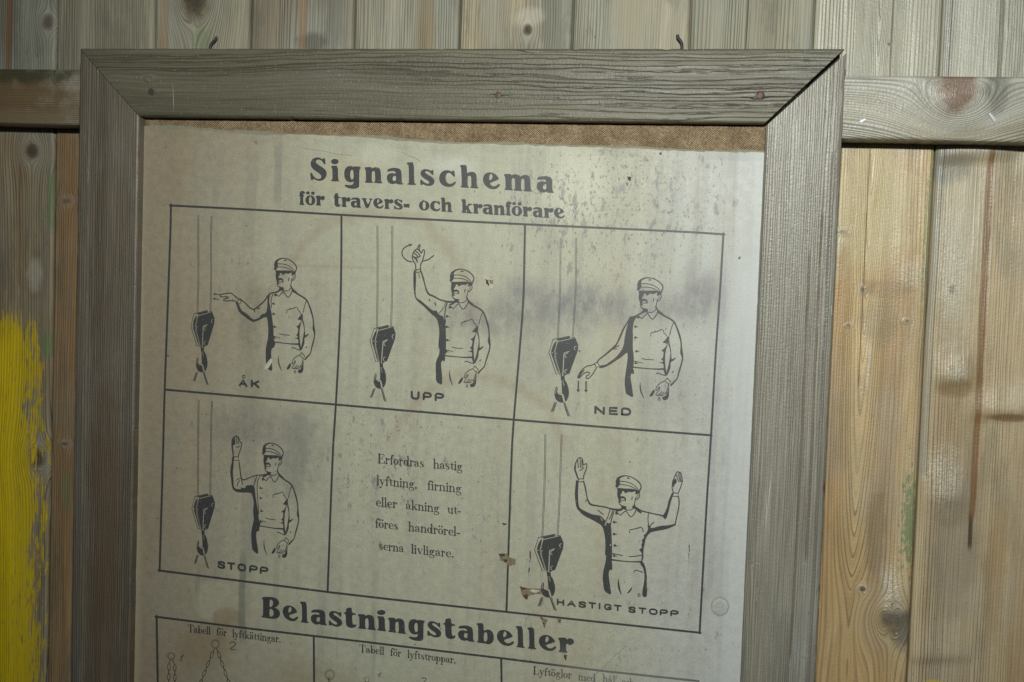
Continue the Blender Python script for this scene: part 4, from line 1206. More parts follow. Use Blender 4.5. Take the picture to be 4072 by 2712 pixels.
# ---- fat face letters traced from the heading: name -> (x0, x1, y at baseline x0, slope, x height, outer, holes, dots)
FAT = {
    'S': (148, 437, 517, .048, 272, [(415, 236), (388, 238), (370, 205), (340, 165), (300, 150), (262, 155), (243, 180), (250, 210), (290, 245), (360, 290), (415, 335), (437, 385), (428, 440), (400, 490), (360, 517), (310, 526), (250, 512), (212, 486), (190, 504), (160, 504), (150, 440), (147, 382), (178, 379), (195, 420), (225, 460), (270, 490), (315, 488), (340, 465), (338, 430), (305, 395), (240, 350), (185, 305), (158, 255), (154, 205), (175, 150), (215, 122), (270, 111), (320, 121), (360, 149), (378, 129), (407, 133)], [], []),
    'i': (510, 652, 526, .0, 272, [(511, 260), (535, 255), (629, 251), (633, 498), (653, 508), (651, 527), (511, 527), (511, 500), (535, 496), (530, 302), (513, 282)], [], [(575, 182, 66, 48)]),
    'g': (735, 1020, 531, .048, 272, [(734, 390), (745, 320), (780, 272), (830, 256), (882, 266), (900, 282), (905, 263), (1022, 272), (1018, 307), (1000, 315), (998, 590), (990, 632), (950, 651), (880, 657), (800, 642), (743, 610), (750, 583), (800, 590), (860, 592), (893, 573), (903, 522), (888, 536), (840, 544), (780, 522), (745, 470)], [[(870, 320), (848, 345), (840, 400), (845, 460), (865, 497), (890, 490), (900, 450), (898, 370), (888, 330)]], []),
    'n': (1092, 1398, 550, .035, 272, [(1091, 287), (1115, 281), (1212, 278), (1216, 308), (1250, 285), (1300, 278), (1345, 298), (1371, 340), (1378, 530), (1400, 543), (1397, 564), (1254, 557), (1254, 535), (1275, 527), (1270, 372), (1255, 345), (1230, 353), (1215, 378), (1215, 527), (1237, 538), (1236, 557), (1096, 554), (1096, 530), (1115, 525), (1112, 332), (1094, 318)], [], []),
    'a': (1475, 1755, 570, .03, 270, [(1490, 364), (1478, 340), (1510, 311), (1580, 294), (1660, 296), (1712, 319), (1731, 365), (1735, 550), (1757, 560), (1757, 582), (1648, 579), (1635, 558), (1600, 576), (1545, 576), (1493, 540), (1473, 485), (1480, 430), (1515, 395), (1570, 384), (1630, 396), (1625, 365), (1595, 350), (1540, 354)], [[(1635, 436), (1600, 432), (1575, 465), (1578, 510), (1605, 526), (1635, 512)]], []),
    'l': (1825, 1978, 586, .04, 270, [(1824, 204), (1850, 199), (1947, 196), (1951, 560), (1980, 570), (1980, 594), (1831, 588), (1831, 566), (1860, 560), (1855, 250), (1827, 234)], [], []),
    's': (2055, 2305, 592, .03, 268, [(2286, 421), (2260, 418), (2235, 385), (2195, 358), (2150, 350), (2140, 375), (2170, 400), (2240, 440), (2290, 480), (2306, 530), (2287, 580), (2240, 604), (2180, 607), (2130, 591), (2105, 574), (2090, 592), (2058, 590), (2053, 498), (2080, 498), (2105, 530), (2150, 560), (2195, 570), (2215, 550), (2195, 520), (2140, 490), (2080, 445), (2057, 400), (2069, 350), (2110, 319), (2165, 317), (2215, 331), (2245, 349), (2258, 331), (2286, 333)], [], []),
    'c': (193, 468, 498, .05, 258, [(453, 342), (425, 339), (395, 300), (355, 275), (315, 290), (298, 340), (300, 400), (325, 445), (365, 460), (415, 450), (450, 419), (470, 428), (460, 457), (420, 497), (360, 512), (290, 502), (228, 466), (195, 410), (191, 350), (213, 285), (260, 244), (320, 231), (370, 243), (395, 259), (412, 240), (440, 243), (450, 300)], [], []),
    'h': (537, 838, 516, .04, 258, [(535, 158), (560, 149), (646, 149), (651, 290), (690, 265), (740, 257), (785, 273), (808, 315), (813, 500), (840, 513), (834, 534), (700, 526), (703, 505), (722, 498), (718, 352), (705, 328), (680, 325), (661, 345), (659, 495), (682, 507), (682, 525), (543, 519), (546, 495), (565, 490), (553, 192), (538, 180)], [], []),
    'e': (912, 1190, 541, .04, 258, [(1177, 382), (1100, 416), (1025, 446), (1040, 480), (1075, 500), (1120, 498), (1165, 459), (1192, 461), (1192, 486), (1150, 532), (1090, 552), (1010, 537), (948, 491), (913, 430), (910, 370), (933, 310), (985, 276), (1045, 270), (1110, 293), (1157, 340)], [[(1040, 293), (1018, 330), (1015, 385), (1025, 405), (1055, 385), (1072, 345), (1062, 305)]], []),
    'm': (1262, 1718, 555, .06, 258, [(1260, 299), (1285, 294), (1371, 295), (1378, 319), (1410, 301), (1460, 298), (1505, 318), (1530, 338), (1565, 316), (1610, 306), (1660, 323), (1687, 355), (1698, 555), (1720, 568), (1717, 585), (1576, 579), (1578, 558), (1597, 552), (1593, 402), (1580, 375), (1560, 370), (1540, 390), (1538, 545), (1560, 558), (1557, 574), (1418, 569), (1418, 548), (1440, 540), (1437, 392), (1425, 368), (1400, 362), (1382, 380), (1385, 535), (1407, 546), (1404, 564), (1263, 557), (1265, 538), (1285, 530), (1278, 342), (1262, 327)], [], []),
    'o': (64, 236, 940, .02, 170, [(150 + 87 * math.cos(t * math.pi / 10), 858 + 88 * math.sin(t * math.pi / 10)) for t in range(20)], [[(150 + 25 * math.cos(t * math.pi / 8), 856 + 66 * math.sin(t * math.pi / 8)) for t in range(16)]], []),
    'r': (245, 402, 946, .01, 165, [(243, 789), (262, 782), (323, 778), (326, 800), (360, 778), (396, 789), (404, 820), (396, 841), (350, 864), (345, 842), (325, 850), (322, 870), (325, 925), (337, 934), (335, 949), (246, 946), (248, 929), (262, 925), (258, 820), (246, 809)], [], []),
    't': (553, 678, 962, .03, 165, [(571, 748), (630, 734), (633, 797), (673, 800), (673, 819), (634, 818), (638, 915), (650, 935), (665, 921), (680, 932), (667, 957), (630, 972), (588, 961), (569, 930), (569, 816), (551, 813), (551, 796), (569, 795)], [], []),
    'v': (1040, 1230, 988, .02, 165, [(1038, 821), (1125, 824), (1125, 843), (1110, 849), (1150, 935), (1190, 849), (1168, 845), (1170, 824), (1231, 829), (1226, 846), (1208, 851), (1162, 991), (1108, 990), (1062, 849), (1040, 843)], [], []),
    'f': (1283, 1382, 974, .0, 160, [(1290, 800), (1292, 770), (1320, 747), (1360, 749), (1384, 765), (1379, 791), (1350, 796), (1347, 779), (1350, 812), (1369, 814), (1367, 833), (1350, 835), (1355, 955), (1373, 961), (1371, 979), (1283, 974), (1285, 957), (1300, 952), (1298, 832), (1281, 831), (1281, 815), (1294, 812)], [], []),
    'k': (558, 742, 934, .04, 160, [(556, 717), (575, 712), (629, 711), (632, 830), (672, 800), (660, 786), (660, 783), (736, 784), (733, 801), (700, 810), (670, 836), (715, 925), (744, 930), (742, 946), (640, 942), (640, 925), (655, 920), (636, 872), (632, 920), (647, 926), (645, 940), (556, 934), (560, 918), (575, 912), (572, 745), (558, 735)], [], []),
    '-': (1768, 1870, 1010, .02, 165, [(1766, 908), (1790, 915), (1850, 914), (1872, 909), (1870, 982), (1850, 976), (1790, 972), (1766, 978)], [], []),
    'B': (78, 347, 388, .1, 215, [(78, 93), (105, 80), (230, 84), (300, 104), (331, 150), (331, 190), (300, 225), (260, 240), (315, 260), (347, 310), (341, 365), (300, 401), (240, 410), (76, 386), (76, 363), (97, 360), (98, 117), (80, 108)], [[(195, 120), (225, 125), (245, 160), (240, 205), (220, 230), (192, 235)], [(192, 260), (225, 262), (252, 300), (250, 350), (225, 376), (190, 372)]], []),
    'b': (910, 1157, 473, .1, 213, [(908, 204), (930, 197), (1009, 195), (1012, 310), (1050, 288), (1100, 288), (1142, 325), (1159, 385), (1151, 450), (1115, 492), (1070, 502), (1030, 486), (1015, 490), (916, 478), (918, 459), (935, 455), (933, 226), (910, 219)], [[(1040, 325), (1020, 335), (1012, 400), (1015, 450), (1040, 466), (1062, 440), (1065, 380), (1058, 335)]], []),
}
FAT['ö'] = FAT['o'][:7] + ([(107, 730, 33, 27), (195, 733, 33, 27)],)


def fat_text(k, items, base, xh):
    """items: (letter, x left, x right); base: points of the baseline"""
    def yb(x):
        for (xa, ya), (xb, yb_) in zip(base, base[1:]):
            if x <= xb or (xb, yb_) == base[-1]:
                return ya + (yb_ - ya) * (x - xa) / (xb - xa)
    for ch, xl, xr in items:
        x0, x1, y0, sl, h, out, holes, dots = FAT[ch]
        sx = (xr - xl) / (x1 - x0)
        sy = xh / h

        def T(p):
            x_ = xl + (p[0] - x0) * sx
            v_ = (y0 + sl * (p[0] - x0)) - p[1]
            return x_, yb(x_) - v_ * sy
        k.poly([T(p) for p in out], [[T(p) for p in h_] for h_ in holes], 1)
        for (dx, dy, rx, ry) in dots:
            cx_, cy_ = T((dx, dy))
            k.dot(cx_, cy_, rx * sx, ry * sy)


T1 = (1200, 600, 540 / 2355)
T2 = (1700, 620, 570 / 2355)
T3 = (1020, 2350, 640 / 2355)
T4 = (1640, 2420, 660 / 2355)
k = Ink(*T1)
fat_text(k, [('S', 148, 437), ('i', 510, 652), ('g', 735, 1020), ('n', 1092, 1398), ('a', 1475, 1755), ('l', 1825, 1978), ('s', 2055, 2305)], [(148, 517), (580, 527), (1245, 555), (1615, 574), (1900, 589), (2300, 600)], 270)
k.x0, k.y0, k.sc = T2
fat_text(k, [('c', 193, 468), ('h', 537, 838), ('e', 912, 1190), ('m', 1262, 1718), ('a', 1795, 2075)], [(193, 498), (690, 522), (1050, 545), (1490, 570), (1940, 600), (2075, 605)], 258)
k.build('heading_text', 'bold heading reading Signalschema')
k = Ink(*T1)
fat_text(k, [('f', -42, 56), ('ö', 64, 236), ('r', 245, 402), ('t', 553, 678), ('r', 688, 848), ('a', 852, 1030), ('v', 1040, 1230), ('e', 1242, 1420), ('r', 1430, 1590), ('s', 1600, 1755), ('-', 1768, 1870), ('o', 2033, 2215)], [(-50, 932), (150, 941), (290, 946), (620, 965), (960, 985), (1330, 1000), (1680, 1013), (2120, 1032)], 170)
k.x0, k.y0, k.sc = T2
fat_text(k, [('c', 45, 215), ('h', 220, 410), ('k', 558, 742), ('r', 748, 905), ('a', 908, 1080), ('n', 1087, 1275), ('f', 1283, 1382), ('ö', 1382, 1555), ('r', 1565, 1720), ('a', 1730, 1898), ('r', 1910, 2070), ('e', 2078, 2258)], [(40, 902), (310, 917), (650, 938), (1000, 960), (1190, 972), (1330, 976), (1470, 984), (1830, 1010), (2160, 1026)], 161)
k.build('subheading_text', 'bold line reading för travers- och kranförare')
k = Ink(*T3)
fat_text(k, [('B', 78, 347), ('e', 385, 610), ('l', 640, 762), ('a', 795, 1028), ('s', 1058, 1257), ('t', 1285, 1462), ('n', 1487, 1747), ('i', 1765, 1900), ('n', 1927, 2190)], [(78, 388), (240, 403), (500, 438), (700, 463), (900, 490), (1150, 512), (1390, 533), (1620, 560), (1840, 583), (2060, 612)], 212)
k.x0, k.y0, k.sc = T4
fat_text(k, [('g', -58, 175), ('s', 212, 412), ('t', 443, 614), ('a', 648, 880), ('b', 910, 1157), ('e', 1200, 1440), ('l', 1470, 1593), ('l', 1632, 1755), ('e', 1795, 2040), ('r', 2072, 2292)], [(-58, 352), (60, 366), (310, 398), (540, 424), (760, 456), (980, 484), (1320, 525), (1530, 551), (1690, 571), (1915, 597), (2130, 620)], 209)
k.build('table_heading_text', 'bold heading reading Belastningstabeller')

# ---- light book face, drawn letter by letter in units of the x height
TH_ = 0.2
def _serif(x, y=0.04, a=0.19, b=0.19): return ('s', [(x - a, y), (x + b, y)], 0.085)
def _flag(x, y): return ('s', [(x - 0.2, y - 0.07), (x, y - 0.035)], 0.09)
def _stem(x, y0, y1, w=TH_): return ('s', [(x, y0), (x, y1)], w)
def _bowl(cx_, cy_, rx, ry): return ('b', cx_, cy_, rx, ry)
def _arch(x): return ('v', [(x + .05, .72, .07), (x + .2, .93, .09), (x + .36, .97, .12), (x + .5, .84, .18), (x + .54, .62, .2), (x + .54, .03, .2)])
_ao = [('d', .16, .74, .12), ('v', [(.1, .80, .06), (.2, .95, .08), (.4, 1., .09), (.55, .88, .16), (.6, .68, .2), (.6, .2, .2), (.7, .04, .1), (.84, .1, .06)]), ('v', [(.58, .58, .06), (.34, .5, .1), (.13, .34, .19), (.13, .18, .2), (.25, .02, .11), (.45, .07, .07), (.58, .25, .06)])]
_oo = [_bowl(.42, .5, .42, .52)]
BOOK = {
    'i': (.44, [_stem(.22, 0, 1), _flag(.22, 1), _serif(.22), ('d', .2, 1.4, .14)]),
    'l': (.44, [_stem(.22, 0, 1.65), _flag(.22, 1.65), _serif(.22)]),
    'n': (1.0, [_stem(.22, 0, 1), _flag(.22, 1), _serif(.22), _arch(.22), _serif(.76)]),
    'h': (1.0, [_stem(.22, 0, 1.65), _flag(.22, 1.65), _serif(.22), _arch(.22), _serif(.76)]),
    'm': (1.54, [_stem(.22, 0, 1), _flag(.22, 1), _serif(.22), _arch(.22), _serif(.76), _arch(.76), _serif(1.30)]),
    'r': (.72, [_stem(.22, 0, 1), _flag(.22, 1), _serif(.22), ('v', [(.26, .7, .07), (.38, .9, .09), (.54, .95, .1)]), ('d', .57, .84, .13)]),
    'u': (1.0, [_flag(.2, 1), ('v', [(.2, 1., .2), (.2, .3, .2), (.3, .08, .14), (.46, .05, .1), (.66, .22, .07)]), _flag(.74, 1), _stem(.74, 0, 1), ('s', [(.74, .05), (.92, .05)], .09)]),
    'o': (.86, _oo),
    'ö': (.86, _oo + [('d', .22, 1.42, .135), ('d', .62, 1.42, .135)]),
    'a': (.88, _ao), 'å': (.88, _ao + [('o', .38, 1.42, .17, .1)]), 'ä': (.88, _ao + [('d', .2, 1.42, .135), ('d', .58, 1.42, .135)]),
    'e': (.84, [('s', [(.14, .54), (.76, .54)], .075), ('v', [(.76, .53, .1), (.7, .85, .14), (.44, 1., .08), (.2, .82, .18), (.12, .5, .22), (.2, .2, .18), (.45, .0, .09), (.65, .06, .08), (.78, .22, .06)])]),
    'c': (.8, [('d', .63, .76, .12), ('v', [(.7, .8, .07), (.6, .95, .08), (.42, 1., .08), (.2, .82, .18), (.12, .5, .22), (.2, .2, .18), (.45, .0, .09), (.62, .06, .08), (.74, .22, .06)])]),
    'd': (.98, [_bowl(.40, .5, .38, .52), _stem(.74, 0, 1.65), _flag(.74, 1.65), ('s', [(.74, .05), (.94, .05)], .09)]),
    'b': (.96, [_stem(.2, 0, 1.65), _flag(.2, 1.65), _bowl(.54, .5, .38, .52)]),
    'p': (.96, [_stem(.2, -.58, 1), _flag(.2, 1), _serif(.2, -.56), _bowl(.54, .5, .38, .52)]),
    'g': (.92, [_bowl(.4, .67, .31, .34), ('s', [(.62, .9), (.88, .95)], .1), ('v', [(.24, .42, .06), (.14, .27, .08), (.2, .12, .13), (.5, .07, .15), (.76, -.03, .15), (.82, -.22, .13), (.66, -.44, .08), (.36, -.48, .08), (.1, -.36, .11), (.08, -.14, .09), (.22, .08, .06)])]),
    's': (.74, [('v', [(.63, .72, .07), (.56, .93, .08), (.38, 1., .08), (.18, .9, .14), (.16, .7, .18), (.38, .52, .2), (.6, .33, .2), (.58, .1, .15), (.4, .0, .08), (.2, .06, .08), (.1, .3, .07)])]),
    't': (.64, [('v', [(.3, 1.34, .06), (.3, 1., .2), (.3, .25, .2), (.37, .05, .13), (.5, .05, .08), (.6, .22, .06)]), ('s', [(.05, .96), (.56, .96)], .08)]),
    'f': (.6, [('v', [(.28, .0, .2), (.28, 1.2, .2), (.33, 1.52, .15), (.48, 1.66, .08)]), ('d', .57, 1.54, .12), ('s', [(.05, .96), (.54, .96)], .08), _serif(.28)]),
    'y': (.9, [('s', [(.2, .95), (.48, .1)], .2), ('v', [(.76, .95, .07), (.46, .0, .08), (.32, -.42, .08), (.2, -.5, .08)]), ('d', .16, -.42, .12), ('s', [(.02, .96), (.4, .96)], .08), ('s', [(.6, .96), (.9, .96)], .08)]),
    'v': (.9, [('s', [(.2, .95), (.48, .06)], .2), ('s', [(.76, .95), (.48, .03)], .07), ('s', [(.02, .96), (.4, .96)], .08), ('s', [(.6, .96), (.9, .96)], .08)]),
    'k': (1.0, [_stem(.22, 0, 1.65), _flag(.22, 1.65), _serif(.22), ('s', [(.3, .38), (.76, .94)], .075), ('s', [(.44, .56), (.8, .05)], .2), ('s', [(.6, .96), (.94, .96)], .08), ('s', [(.66, .04), (.98, .04)], .08)]),
    'E': (1.22, [_stem(.3, 0, 1.65, .24), ('s', [(.06, .04), (1.05, .04)], .08), ('s', [(.06, 1.61), (1.02, 1.61)], .08), ('s', [(.3, .86), (.78, .86)], .07), ('s', [(.78, .68), (.78, 1.04)], .08), ('s', [(1.08, .04), (1.12, .46)], .1), ('s', [(1.02, 1.61), (1.06, 1.24)], .1)]),
    'T': (1.26, [_stem(.63, 0, 1.65, .24), ('s', [(.4, .04), (.86, .04)], .08), ('s', [(.08, 1.61), (1.18, 1.61)], .08), ('s', [(.1, 1.61), (.06, 1.2)], .1), ('s', [(1.16, 1.61), (1.2, 1.2)], .1)]),
    'L': (1.14, [_stem(.3, 0, 1.65, .24), ('s', [(.06, .04), (.98, .04)], .08), ('s', [(.06, 1.61), (.54, 1.61)], .08), ('s', [(1.0, .04), (1.05, .48)], .1)]),
    '.': (.44, [('d', .2, .1, .14)]),
    ',': (.44, [('d', .18, .1, .14), ('v', [(.28, .08, .1), (.26, -.1, .08), (.14, -.24, .05)])]),
    '-': (.62, [('s', [(.1, .46), (.5, .46)], .17)]),
    'fi': (1.0, []),
}


def book_word(k, word, xl, yl, xr, yr, xh, bold=1.22):
    adv = sum(BOOK[c][0] for c in word)
    sx = (xr - xl) / (adv * xh)
    pen = 0.0
    for ch in word:
        w_, parts = BOOK[ch]

        def T(px, py):
            a = (pen + px) * xh * sx
            t = a / (xr - xl)
            return xl + a, yl + (yr - yl) * t - py * xh
        for p in parts:
            if p[0] == 's':
                k.stroke([T(*q_) for q_ in p[1]], p[2] * xh * bold, 0)
            elif p[0] == 'v':
                k.stroke([T(q_[0], q_[1]) for q_ in p[1]], [q_[2] * xh * bold for q_ in p[1]], 1)
            elif p[0] == 'd':
                k.dot(*T(p[1], p[2]), p[3] * xh * bold)
            elif p[0] == 'o':
                k.ring(*T(p[1], p[2]), p[3] * xh, p[3] * xh, p[4] * xh, 0, 12)
            elif p[0] == 'b':
                _, cx_, cy_, rx, ry = p
                n = 20
                pts, fc = [], []
                for j in range(n + 1):
                    a = 2 * math.pi * j / n
                    pts += [T(cx_ + rx * math.cos(a), cy_ + ry * math.sin(a)), T(cx_ + (rx - .2 * bold) * math.cos(a), cy_ + (ry - .075) * math.sin(a))]
                    if j:
                        fc.append((2 * j - 2, 2 * j, 2 * j + 1, 2 * j - 1))
                k.put(pts, fc)
        pen += w_


k = Ink(1460, 1770, 420 / 1372)
for w in (('Erfordras', 135, 232, 742, 287, 73), ('hastig', 858, 298, 1242, 332, 73), ('lyftning,', 122, 512, 655, 562, 73), ('firning', 778, 576, 1230, 617, 73), ('eller', 112, 790, 392, 818, 72), ('åkning', 500, 829, 942, 873, 72),
          ('ut-', 1046, 884, 1220, 900, 72), ('föres', 102, 1067, 404, 1098, 72), ('handrörel-', 535, 1114, 1212, 1183, 72), ('serna', 152, 1354, 480, 1391, 70), ('livligare.', 570, 1402, 1133, 1460, 70)):
    book_word(k, *w)
k.build('instruction_text', 'five line paragraph beginning Erfordras hastig')
k = Ink(600, 2440, 740 / 2355)
for w in (('Tabell', 468, 231, 756, 263, 58), ('för', 828, 269, 964, 286, 58), ('lyftkättingar.', 1032, 295, 1648, 366, 58)):
    book_word(k, *w)
k.build('table_title_text', 'table title reading Tabell för lyftkättingar')
k = Ink(1240, 2520, 760 / 2355)
for w in (('Tabell', 586, 223, 893, 257, 57), ('för', 964, 267, 1106, 282, 57), ('lyftstroppar.', 1180, 294, 1778, 366, 57)):
    book_word(k, *w)
k.build('table_title_text', 'table title reading Tabell för lyftstroppar')
k = Ink(2000, 2560, 850 / 2355)
for w in (('Lyftöglor', 331, 334, 760, 382, 52), ('med', 830, 398, 1022, 420, 52), ('hål', 1098, 420, 1236, 440, 52), ('och', 1312, 452, 1446, 470, 52)):
    book_word(k, *w)
k.build('table_title_text', 'table title beginning Lyftöglor med hål och')

# ---- wide block capitals: unit box 0..1 x 0..1
CAPS = {
    'H': [[(0, 0), (0, 1)], [(1, 0), (1, 1)], [(0, .5), (1, .5)]],
    'A': [[(0, 0), (.5, 1), (1, 0)], [(.2, .34), (.8, .34)]],
    'S': [[(.98, .8), (.86, .98), (.5, 1.02), (.12, .95), (.02, .74), (.2, .58), (.5, .52), (.82, .45), (.98, .26), (.86, .04), (.5, -.02), (.12, .03), (0, .22)]],
    'T': [[(-.05, 1), (1.05, 1)], [(.5, 0), (.5, 1)]],
    'I': [[(.5, 0), (.5, 1)]],
    'G': [[(.96, .8), (.8, .98), (.5, 1.02), (.15, .92), (0, .5), (.15, .08), (.5, -.02), (.85, .05), (.98, .2), (.98, .44), (.58, .44)]],
    'O': [[(.5, 1.02), (.15, .94), (0, .5), (.15, .06), (.5, -.02), (.85, .06), (1, .5), (.85, .94), (.5, 1.02)]],
    'P': [[(0, 0), (0, 1), (.75, 1), (1, .86), (1, .58), (.75, .42), (0, .42)]],
    'U': [[(0, 1), (0, .22), (.18, .0), (.5, -.02), (.82, .0), (1, .22), (1, 1)]],
    'N': [[(0, 0), (0, 1)], [(0, 1), (1, 0)], [(1, 0), (1, 1)]],
    'E': [[(1, 1), (0, 1), (0, 0), (1.02, 0)], [(0, .5), (.9, .5)]],
    'D': [[(0, 0), (0, 1), (.6, 1), (.9, .86), (1, .5), (.9, .14), (.6, 0), (0, 0)]],
    'K': [[(0, 0), (0, 1)], [(.95, 1), (.05, .36)], [(.36, .58), (1, 0)]],
}


def caps(k, items, h, w):
    for ch, xl, xr, yl, yr in items:
        a, b = xl + w / 2, xr - w / 2
        hh = h - w
        for pts_ in CAPS[ch]:
            soft = 2 if ch in 'SGOUD' else (1 if ch == 'P' else 0)
            q_ = [(a + (b - a) * u, yl + (yr - yl) * u - w / 2 - hh * v) for u, v in pts_]
            k.stroke(q_, w, soft)


k = Ink(*C1)
caps(k, [('A', 620, 708, 1460, 1468), ('K', 740, 828, 1470, 1478)], 78, 22)
k.ring(671, 1362, 13, 13, 9)
k.build('caption_text', 'capitals reading ÅK')
k = Ink(*C2)
caps(k, [('U', 508, 586, 1498, 1504), ('P', 611, 692, 1508, 1513), ('P', 714, 798, 1515, 1520)], 76, 20)
k.build('caption_text', 'capitals reading UPP')
k = Ink(*C3)
caps(k, [('N', 653, 751, 1490, 1499), ('E', 785, 870, 1499, 1502), ('D', 897, 994, 1504, 1509)], 77, 21)
k.build('caption_text', 'capitals reading NED')
k = Ink(*C4)
caps(k, [('S', 385, 462, 1426, 1436), ('T', 478, 549, 1440, 1446), ('O', 570, 656, 1450, 1460), ('P', 680, 762, 1466, 1474), ('P', 779, 861, 1478, 1486)], 72, 19)
k.build('caption_text', 'capitals reading STOPP')
k = Ink(*C5)
caps(k, [('H', 454, 517, 1326, 1333), ('A', 541, 614, 1336, 1344), ('S', 635, 703, 1346, 1352), ('T', 722, 783, 1354, 1360), ('I', 805, 823, 1362, 1363), ('G', 849, 918, 1366, 1373), ('T', 937, 998, 1376, 1381),
         ('S', 1055, 1121, 1390, 1396), ('T', 1144, 1206, 1399, 1404), ('O', 1227, 1306, 1406, 1412), ('P', 1320, 1391, 1414, 1419), ('P', 1409, 1481, 1420, 1426)], 55, 15)
k.build('caption_text', 'capitals reading HASTIGT STOPP')

# ---- chains, slings and their hand lettered numbers in the load tables
Q = (600, 2440, 740 / 2355)
RQ = (1240, 2520, 760 / 2355)


def chain(k, xa, ya, xb, yb, n, ln):
    d = math.hypot(xb - xa, yb - ya)
    ux, uy = (xb - xa) / d, (yb - ya) / d
    for j in range(n):
        s0 = (j + 0.5) * d / n
        cx_, cy_ = xa + ux * s0, ya + uy * s0
        pts = []
        for t in range(17):
            a = 2 * math.pi * t / 16
            l_, w_ = ln * 0.5 * math.cos(a), 17 * math.sin(a)
            pts.append((cx_ + ux * l_ - uy * w_, cy_ + uy * l_ + ux * w_))
        k.stroke(pts, 8.5, 0)
        k.stroke([(cx_ + ux * ln * .42, cy_ + uy * ln * .42), (cx_ + ux * (d / n - ln * .42), cy_ + uy * (d / n - ln * .42))], 11, 0)


k = Ink(*Q)
k.ring(258, 537, 46, 48, 5); k.ring(258, 537, 36, 38, 4)
k.stroke([(246, 582), (234, 622)], 9, 0); k.stroke([(272, 582), (297, 632)], 9, 0)
chain(k, 230, 610, 224, 1120, 4, 86); chain(k, 304, 620, 304, 1120, 4, 86)
k.build('chain_drawing', 'ink drawing of a doubled chain hanging from a ring')
k = Ink(*Q)
k.ring(815, 382, 52, 54, 5); k.ring(815, 382, 41, 43, 4)
k.stroke([(806, 436), (790, 486)], 9, 0); k.stroke([(830, 436), (850, 486)], 9, 0)
chain(k, 795, 460, 560, 1050, 5, 86); chain(k, 843, 460, 1050, 1050, 5, 86)
k.build('chain_drawing', 'ink drawing of a spread chain sling hanging from a ring')
k = Ink(*RQ)
k.ring(222, 505, 61, 64, 4); k.ring(222, 505, 47, 50, 4)
k.ring(213, 548, 14, 18, 6); k.stroke([(208, 560), (204, 700)], 7); k.stroke([(222, 560), (228, 700)], 7)
k.build('sling_drawing', 'ink drawing of a rope sling hanging from a large ring')
k = Ink(*RQ)
k.ring(680, 563, 29, 31, 5); k.stroke([(664, 592), (640, 606), (640, 720)], 8); k.stroke([(696, 592), (720, 606), (720, 720)], 8)
k.build('sling_drawing', 'ink drawing of a sling with a small ring')
k = Ink(*Q)
k.stroke([(372, 552), (410, 515), (376, 596)], [7, 11, 13], 0); k.dot(402, 602, 4.5)
k.build('figure_number', 'slanted hand lettered 1 beside the doubled chain')
k = Ink(*Q)
k.stroke([(996, 382), (1010, 360), (1042, 354), (1074, 372), (1066, 400), (1030, 424), (1000, 450), (1062, 456)], 10); k.dot(1082, 456, 5)
k.build('figure_number', 'hand lettered 2 beside the spread chain')
k = Ink(*RQ)
k.stroke([(812, 505), (858, 474), (824, 530)], [7, 9, 11], 0); k.dot(849, 534, 4.5)
k.build('figure_number', 'slanted hand lettered 1 above the small ring')
k = Ink(*RQ)
k.stroke([(1358, 548), (1385, 541), (1412, 552), (1406, 572), (1372, 600), (1420, 606)], 10)
k.build('figure_number', 'hand lettered 2 right of the slings, cut by the photo edge')

# ---- damage: flaked patches, a bump over a screw, a crease
flk_m = flat_mat('bared_backing', (0.20, 0.155, 0.095), 0.85, 0, 0.75, 330)
drk_m = flat_mat('dirt_smear', (0.055, 0.043, 0.03), 0.85, 0, 0.7, 420)
pale_m = flat_mat('lifted_fibre', (0.46, 0.44, 0.36), 0.8, 0, 0.3, 400)


def patch(name, outs, label=None):
    """outs: list of (points, material) in photo pixels, ragged edges added"""
    V, Fc, M, mats = [], [], [], []
    for n_, (pts, m_) in enumerate(outs):
        if m_ not in mats:
            mats.append(m_)
        fine_ = []
        for a, b in zip(pts, pts[1:] + pts[:1]):
            for j in range(4):
                t = j / 4
                fine_.append((a[0] + (b[0] - a[0]) * t + random.uniform(-2.2, 2.2), a[1] + (b[1] - a[1]) * t + random.uniform(-2.2, 2.2)))
        tri = tessellate_polygon([[Vector((a, b, 0)) for a, b in fine_]])
        b0 = len(V)
        for a, b in fine_:
            p = pt(a, b, YP)
            V.append((p.x, p.y - 0.00036 - 0.00002 * n_, p.z))
        for f in tri:
            a, b, c_ = (Vector(V[b0 + q_]) for q_ in f)
            f2 = tuple(b0 + q_ for q_ in f)
            Fc.append(f2 if (b - a).cross(c_ - a).y < 0 else f2[::-1])
            M.append(mats.index(m_))
    o = mesh_obj(name, V, Fc, mats, sheet, loc=(0.4, YP, PZ), fm=M)
    if label:
        o['label'] = label
    return o


Z7 = (1336, 1782, 1400 / 2355)
def z7(*p): return [(Z7[0] + a * Z7[2], Z7[1] + b * Z7[2]) for a, b in p]
patch('flaked_patch', [(z7((1088, 705), (1140, 703), (1160, 730), (1205, 745), (1200, 775), (1160, 790), (1140, 760), (1100, 750)), flk_m), (z7((1088, 706), (1135, 706), (1130, 722), (1100, 722)), drk_m), (z7((1118, 742), (1150, 746), (1140, 766), (1125, 760)), drk_m)], 'brown flaked patch beside the paragraph')
patch('flaked_patch', [(z7((1228, 922), (1270, 935), (1370, 938), (1372, 972), (1300, 978), (1275, 1015), (1245, 985)), flk_m), (z7((1230, 923), (1268, 936), (1285, 945), (1240, 948)), drk_m), (z7((1250, 978), (1290, 980), (1275, 1014), (1258, 1000)), drk_m), (z7((1310, 945), (1366, 955), (1340, 965), (1290, 957)), pale_m)], 'brown flaked patch left of the last hook')
